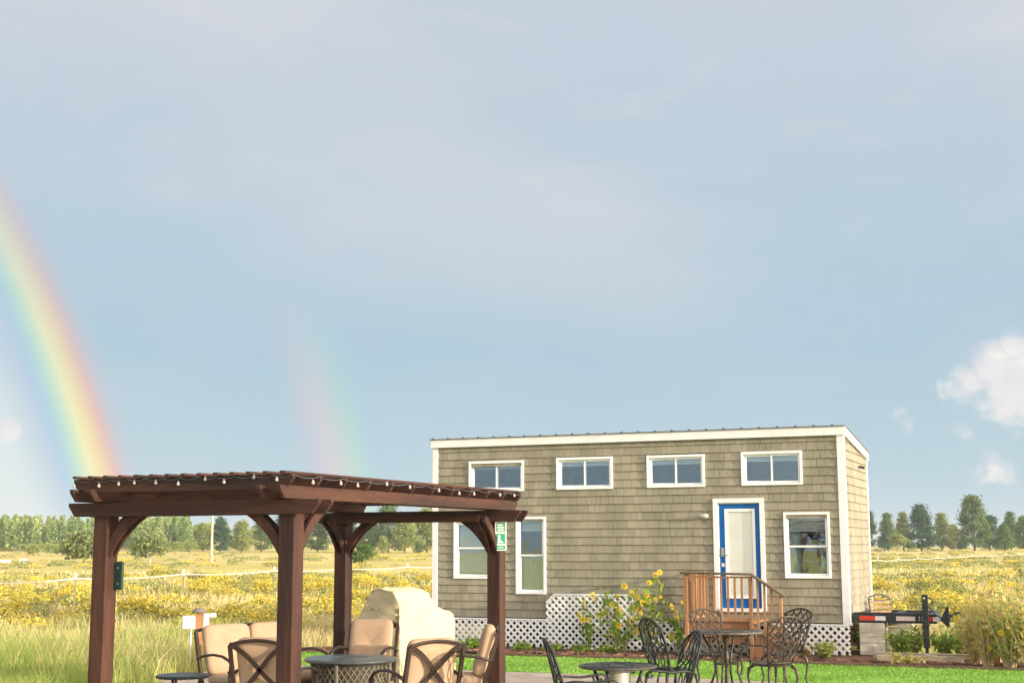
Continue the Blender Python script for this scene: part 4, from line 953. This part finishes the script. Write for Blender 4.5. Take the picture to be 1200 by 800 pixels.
# ------------------------------------------------------------------ rabbitbrush
def inside_poly(x, y, poly):
    c = np.zeros(len(x), bool); n = len(poly); j = n-1
    for i in range(n):
        xi, yi = poly[i]; xj, yj = poly[j]
        c ^= ((yi > y) != (yj > y)) & (x < (xj-xi)*(y-yi)/(yj-yi+1e-12)+xi); j = i
    return c
HOUSE_P = [tuple((HM @ Vector(v))[:2]) for v in ((-.3,-.5,0), (HL+1.9,-.5,0), (HL+1.9,2.2,0), (HL+.2,HW+.2,0), (-.3,HW+.2,0))]
BEDP = LAWN_TOP + BED_FAR; LAWNP = LAWN_BOT[::-1] + LAWN_TOP[::-1]
def clear(x, y, m_=0):
    return ~(inside_poly(x, y, HOUSE_P) | inside_poly(x, y, BEDP) | inside_poly(x, y, LAWNP) | inside_poly(x, y, PATIO))
def brush_mesh(seed, k=1.0):
    rng = np.random.default_rng(seed); n = 1500
    ph = np.arccos(1-rng.random(n)*.95); a = rng.random(n)*2*np.pi; lump = 1+.16*np.sin(a*3+seed)+.12*np.sin(a*5+2*seed)+.1*np.sin(ph*7)
    r_ = lump*rng.uniform(.72,1.02,n); P = np.stack([.55*r_*np.sin(ph)*np.cos(a), .55*r_*np.sin(ph)*np.sin(a), .50*r_*np.cos(ph)+.03], 1)
    V, F = leaves(P, .045, rng, asp=1.4)
    mi = ((P[:,2] > .27+rng.normal(size=n)*.10) & (rng.random(n) < k)).astype(int)
    m_ = 90; a = rng.random(m_)*2*np.pi; q = rng.uniform(.1,.5,m_); sx = np.stack([.15*q*np.cos(a), .15*q*np.sin(a), np.zeros(m_)], 1); ex = np.stack([q*np.cos(a), q*np.sin(a), rng.uniform(.15,.42,m_)], 1)
    w = np.stack([-np.sin(a), np.cos(a), np.zeros(m_)], 1)*.008
    V2 = np.stack([sx-w, sx+w, ex+w, ex-w], 1).reshape(-1,3); F2 = np.arange(4*m_).reshape(-1,4)+len(V)
    o = npmesh('rabbitbrush', np.concatenate([V, V2]), np.concatenate([F, F2]), [BRUSHG, BRUSHY], np.concatenate([mi, np.zeros(m_, int)])); return o
prot = [brush_mesh(s_, k) for s_, k in ((1,.92), (2,.8), (3,.6), (4,.15))]
rng = np.random.default_rng(11); cnt = 0; used = [False]*4; extra = []
def place_brush(x, y, s_, kind):
    global cnt
    X = 600+x/y*FPX
    left = X < 560; fence_d = 37+ (X-90)*.052 if X < 560 else 80
    big = s_ > .93; lk = ('dull olive' if kind == 3 else ('pale flowering' if kind == 2 else 'bright yellow')); sz = 'large' if big else 'small'
    if left: zn = 'left of the leftmost pergola post' if X < 112 else ('between the front pergola posts' if X < 335 else 'between pergola and house'); fn = 'before the tape fence' if y < fence_d else 'beyond the tape fence'
    else: zn = 'behind the trailer frame' if X < 1105 else 'behind the golden weeds'; fn = 'before the far fence' if y < 50 else ('midway to the far fence' if y < 78 else 'beyond the far fence')
    lb = '%s %s rabbitbrush %s, %s' % (sz, lk, fn, zn); gr = lb
    o = prot[kind] if not used[kind] else prot[kind].copy()
    if used[kind]: COL.objects.link(o)
    used[kind] = True; o.location = (x, y, -.03); o.rotation_euler = (0,0,rng.random()*6.28); o.scale = (s_*rng.uniform(1.,1.45), s_*rng.uniform(1.,1.3), s_*rng.uniform(.75,1.05))
    tag(o, lb, 'bush', gr); cnt += 1
tries = 0
while cnt < 270 and tries < 6000:
    tries += 1
    X = rng.uniform(-120, 530) if rng.random() < .72 else rng.uniform(1012, 1290)
    Yp = rng.uniform(672, 742) if X < 600 else rng.uniform(672, 735)
    if rng.random() > min(1, .25+ .75*math.exp(-((Yp-702)/16)**2)): continue
    y = HC*FPX/(Yp-640.5); x = (X-600)/FPX*y
    if 0.5+.5*math.sin(x*.33+1.3)*math.sin(y*.17+.4) < rng.random()*.75: continue
    if not clear(np.array([x]), np.array([y]))[0]: continue
    if X < 600 and y < 27: continue
    place_brush(x, y, rng.uniform(.7,1.15)*(1 if y > 30 else .8), int(rng.choice([0,1,2,3], p=[.22,.24,.27,.27] if X < 600 else [.16,.2,.28,.36])))
for k in range(4):
    if not used[k]: place_brush(-10-k, 45+k, .8, k)
# the rest, far and small, as one mass
VV = []; FF = []; MI = []; off = 0
for k in range(2300):
    X = rng.uniform(-250, 560) if rng.random() < .62 else rng.uniform(1000, 1400); Yp = 645.5+rng.random()**1.2*44
    y = HC*FPX/(Yp-640.5); x = (X-600)/FPX*y
    pat = .5+.5*math.sin(x*.05+2.1)*math.sin(y*.031+.6)+.25*math.sin(y*.11+x*.02)
    if pat < (.25 if Yp > 668 else .05)+rng.random()*.9: continue
    s_ = rng.uniform(.5,1.2)*(1+max(0,y-90)/260); nn_ = 140; ph = np.arccos(1-rng.random(nn_)*.95); a = rng.random(nn_)*2*np.pi
    P = np.stack([.75*np.sin(ph)*np.cos(a), .6*np.sin(ph)*np.sin(a), .28*np.cos(ph)], 1)*s_
    mi = (P[:,2] > .12*s_+rng.normal(size=nn_)*.05).astype(int)*(rng.random() < (.36 if X < 600 else .22)); P += [x, y, float(hgt(x, y))]
    V, F = leaves(P, .09*s_, rng, asp=1.3); VV.append(V); FF.append(F+off); MI.append(mi); off += len(V)
o = npmesh('distant_rabbitbrush', np.concatenate(VV), np.concatenate(FF), [BRUSHG, BRUSHY], np.concatenate(MI)); tag(o, 'distant yellow and olive brush carpeting the field', 'brush', kind='stuff')

# ------------------------------------------------------------------ field grass
def grass(name, n, fx, mats, hmin, hmax, wd, seed, label, ymix, exp_=1.0):
    rng = np.random.default_rng(seed); X, Yp = fx(rng, n)
    y = HC*FPX/(Yp-640.5); x = (X-600)/FPX*y; y = y+rng.normal(size=n)*.3; x = x+rng.normal(size=n)*.15
    ok = clear(x, y); x = x[ok]; y = y[ok]; n = len(x)
    near = np.clip((30-y)/14, 0, 1); h = rng.uniform(hmin, hmax, n)*(1+.45*near)*(1+ .35*np.sin(x*1.3)*np.sin(y*.9)); a = rng.random(n)*2*np.pi; ln = rng.uniform(.1,.55,n)*h; w = wd*(y/22)**.85*rng.uniform(.6,1.3,n)
    ba = rng.random(n)*np.pi; wx = np.cos(ba)*w; wy = np.sin(ba)*w; z0 = -.01
    B = np.stack([x, y, np.full(n, z0)], 1); Wv = np.stack([wx, wy, np.zeros(n)], 1)/2; mid = B+np.stack([np.cos(a)*ln*.3, np.sin(a)*ln*.3, h*.6], 1); tip = B+np.stack([np.cos(a)*ln, np.sin(a)*ln, h], 1)
    V = np.stack([B-Wv, B+Wv, mid+Wv*.8, tip+Wv*.15, tip-Wv*.15, mid-Wv*.8], 1).reshape(-1,3); i = np.arange(n)*6
    F = np.concatenate([np.stack([i, i+1, i+2, i+5], 1), np.stack([i+5, i+2, i+3, i+4], 1)])
    pt_ = ymix(x, y, rng); mi = np.concatenate([pt_, pt_])
    o = npmesh(name, V, F, mats, mi); tag(o, label, 'grass', kind='stuff'); return o
def ymix(x, y, rng):
    g_ = .42+.40*np.sin(x*.9+.5)*np.sin(y*.55)+.3*np.sin(x*.31+y*.2); g_ = g_ + np.clip((24-y)/22, -.75, .25)
    return (rng.random(len(x)) > g_).astype(int)
def fL(rng, n):
    X = rng.uniform(-220, 600, n); Yp = 668+rng.random(n)**.8*230; return X, Yp
def fR(rng, n):
    X = rng.uniform(985, 1420, n); Yp = 668+rng.random(n)**.9*110; return X, Yp
grass('field_grass', 140000, fL, [GRASS_G, GRASS_Y], .12, .38, .015, 21, 'tall green and straw grass in the field left of the patio', ymix)
grass('field_grass', 45000, fR, [GRASS_G, GRASS_Y], .12, .32, .022, 22, 'dry grass in the field right of the house', lambda x, y, rng: (rng.random(len(x)) > .18).astype(int))

rng = np.random.default_rng(77); n = 150000; x = rng.uniform(-4, 12, n); y = rng.uniform(12, 24, n); ok = inside_poly(x, y, LAWNP); x = x[ok]; y = y[ok]; n = len(x)
h = rng.uniform(.008, .030, n); ba = rng.random(n)*np.pi; w = rng.uniform(.006,.012,n); B = np.stack([x, y, np.full(n, .028)], 1); Wv = np.stack([np.cos(ba)*w, np.sin(ba)*w, np.zeros(n)], 1); Tp = B+np.stack([rng.normal(size=n)*.015, rng.normal(size=n)*.015, h], 1)
V = np.stack([B-Wv, B+Wv, Tp+Wv*.3, Tp-Wv*.3], 1).reshape(-1,3); F = np.arange(4*n).reshape(-1,4)
tag(npmesh('turf_blades', V, F, leaf('turf_blade', (.19,.36,.06), (.28,.47,.10), .3, .3, .7)), 'short bright green grass blades of the lawn', 'grass', kind='stuff')

# ------------------------------------------------------------------ bed plants
def flower_plant(name, loc, h, spread, nst, nfl, seed, label, leafm, group=None, stemm=None, leafn=6, fs=.055, cat='plant', lsize=.09, petm=None):
    rg = random.Random(seed); rng = np.random.default_rng(seed); t = empty(name, loc, 0, label=label, cat=cat, group=group)
    b = MB(); LP = []; tips = []
    for k in range(nst):
        a = rg.random()*6.28; q = spread*rg.uniform(.3,1); hh = h*rg.uniform(.55,1.0); pts = [Vector((q*.15*math.cos(a), q*.15*math.sin(a), 0)), Vector((q*.45*math.cos(a), q*.45*math.sin(a), hh*.45)), Vector((q*.8*math.cos(a), q*.8*math.sin(a), hh*.8)), Vector((q*math.cos(a), q*math.sin(a), hh))]
        b.tube(pts, .006, 5, rs=[.009,.007,.005,.003]); tips.append(pts[-1])
        for j in range(leafn):
            s_ = rg.uniform(.12,.97)*3; i = min(2, int(s_)); p = pts[i].lerp(pts[i+1], s_-i); LP.append([p.x+rg.gauss(0,.045), p.y+rg.gauss(0,.045), p.z+rg.gauss(0,.02)])
            if j % 5 == 0:
                e = p+Vector((rg.gauss(0,.1), rg.gauss(0,.1), rg.uniform(.03,.14))); b.tube([p, e], .003, 4); tips.append(e)
    b.build('stem', stemm or STEM, t); V, F = leaves(np.array(LP), lsize, rng, asp=1.9); npmesh('foliage', V, F, leafm, parent=t)
    rg.shuffle(tips)
    for p in tips[:nfl]:
        b = MB(); c_ = Vector(p); nrm = Vector((rg.gauss(0,.5), -1, rg.uniform(0,.8))).normalized(); a1 = nrm.orthogonal().normalized(); a2 = nrm.cross(a1); s_ = fs*rg.uniform(.75,1.3)
        b.cur = 1; b.add([c_+(a1*math.cos(R(60*k))+a2*math.sin(R(60*k)))*s_*.28+nrm*.006 for k in range(6)], [tuple(range(6))]); b.cur = 0
        for k in range(9):
            aa = R(40*k); d1 = a1*math.cos(aa)+a2*math.sin(aa); d2 = a1*math.cos(aa+.3)+a2*math.sin(aa+.3); d3 = a1*math.cos(aa-.3)+a2*math.sin(aa-.3)
            b.add([c_+d1*s_*.2, c_+d2*s_*.65, c_+d1*s_*1.05-nrm*.008, c_+d3*s_*.65], [(0,1,2,3)])
        b.build('flower', [petm or PETAL, CORE], t)
    return t
hp = lambda x, y: HM @ Vector((x, y, 0))
FG = 'wild sunflowers in front of the lattice'
flower_plant('wild_sunflower', hp(3.75,-.55), 1.22, .55, 15, 20, 1, 'tall bushy wild sunflower in front of the right part of the tall lattice panel', WEED, FG, lsize=.08)
flower_plant('wild_sunflower', hp(4.25,-.60), 1.36, .42, 12, 16, 2, 'tall wild sunflower right of the tall lattice panel', WEED, FG, lsize=.08)
flower_plant('wild_sunflower', hp(3.15,-.40), 1.0, .25, 6, 5, 3, 'thin wild sunflower before the middle of the tall lattice panel', WEED, FG, lsize=.06, leafn=9)
flower_plant('wild_sunflower', hp(4.75,-.65), .95, .28, 8, 9, 4, 'wild sunflower close to the left post of the wooden porch', WEED, FG, lsize=.07)
lbs = ['small green sprout on the mulch at the left end of the lattice', 'low green tuft below the left end of the tall lattice panel', 'low green tuft at the foot of the wild sunflowers', 'small pale tuft below the middle of the tall lattice panel', 'yellow green tuft before the right lattice strip', 'yellow green tuft at the right corner of the house', 'dry grass tuft beside the lawn edge right of the house', 'pale green tuft beneath the low lattice strip']
for k, (x, y, h, s_) in enumerate([(.95,-.45,.22,.16), (2.5,-.5,.12,.22), (3.5,-.7,.18,.28), (3.0,-.5,.12,.2), (6.6,-.5,.32,.28), (7.15,-.5,.36,.26), (8.5,-1.45,.26,.4), (1.9,-.4,.1,.2)]):
    flower_plant('ground_plant', hp(x, y), h*.7, s_*.8, 11, 0, 20+k, lbs[k], [WEED,WEED,WEED,WEED,GRASS_G,GRASS_G,WEEDY,WEED][k], 'small plants on the mulch bed', leafn=16, lsize=.045)
GW = 'green weeds around the trailer frame'
for k, (x, y, h, s_, mm, lb) in enumerate([(HL+.10,.9,.50,.26,WEED,'dark green weed behind the left side of the concrete blocks'), (HL+.75,.30,.42,.26,WEED,'green leafy weed right of the concrete blocks'), (HL+.98,.42,.46,.24,GRASS_G,'light green weed between the blocks and the jack'), (HL+1.45,.25,.50,.30,WEED,'green leafy weed right of the black jack'),
        (HL+1.80,.15,.48,.30,WEED,'green weed under the tip of the coupler'), (HL+2.1,.0,.50,.32,GRASS_G,'light green weed between the coupler and the golden plants'), (HL+1.65,.7,.55,.32,WEED,'taller green weed behind the coupler')]):
    flower_plant('leafy_weed', hp(x, y), h*(.8+.35*((k*37)%5)/4), s_*.85, 15, 0, 50+k, lb, mm, GW, leafn=17, lsize=.045)
GG = 'tall golden weeds by the lawn at the right edge'
for k, (X, Dm, h, s_, nf) in enumerate([(1150,20.6,1.0,.42,6), (1176,20.3,1.1,.45,9), (1200,20.0,1.05,.42,6), (1165,21.4,1.15,.45,7), (1190,21.4,1.2,.5,8), (1138,21.0,.8,.35,4), (1225,20.2,1.1,.5,6)]):
    flower_plant('golden_weed', gp(X, Dm, .01), h*1.12, s_, 44, nf+5, 80+k, ['tall golden weed, front left of the clump at the right edge', 'tall golden weed in the middle of the clump at the right edge', 'tall golden weed cut by the right edge of the photo', 'tall golden weed at the back left of the clump at the right edge', 'tallest golden weed at the back of the clump at the right edge', 'short golden weed at the left end of the clump', 'tall golden weed past the right edge of the lawn'][k], WEEDY if k % 3 != 1 else GRASS_G, GG, stemm=mat('dry_stem', (.62,.48,.26), .9), leafn=17, fs=.045, lsize=.04)
for k, (X, Dm) in enumerate([(1060,21.3), (1185,20.9), (1194,20.6), (1083,22.0)]):
    b = MB(); b.lathe([(0,-.02), (.13,0), (.15,.05), (.11,.10), (0,.12)], 9); rr_ = random.Random(k)
    b.v = [(v[0]*rr_.uniform(.8,1.3), v[1]*rr_.uniform(.8,1.2), v[2]) for v in b.v]; o = b.build('rock', STONE, bevel=.01); o.location = gp(X, Dm); o.rotation_euler = (0,0,k)
    tag(o, ['small rock beside the timbers below the trailer frame', 'small rock under the golden weeds', 'rock at the lawn edge by the right edge of the photo', 'flat rock at the foot of the black jack'][k], 'rock', 'rocks in the bed')

# ------------------------------------------------------------------ evening haze
hm = bpy.data.materials.new('haze_air'); hm.use_nodes = True; t = hm.node_tree; t.nodes.clear()
o_ = t.nodes.new('ShaderNodeOutputMaterial'); pv = t.nodes.new('ShaderNodeVolumePrincipled'); pv.inputs['Density'].default_value = .0002; pv.inputs['Color'].default_value = (.88,.93,1,1)
t.links.new(pv.outputs[0], o_.inputs['Volume'])
b = MB(); b.box(-2300, 2300, -560, 4000, -1.5, 34); hz = b.build('haze', hm); tag(hz, 'thin pale haze hanging over the field and far trees', 'haze', kind='stuff')
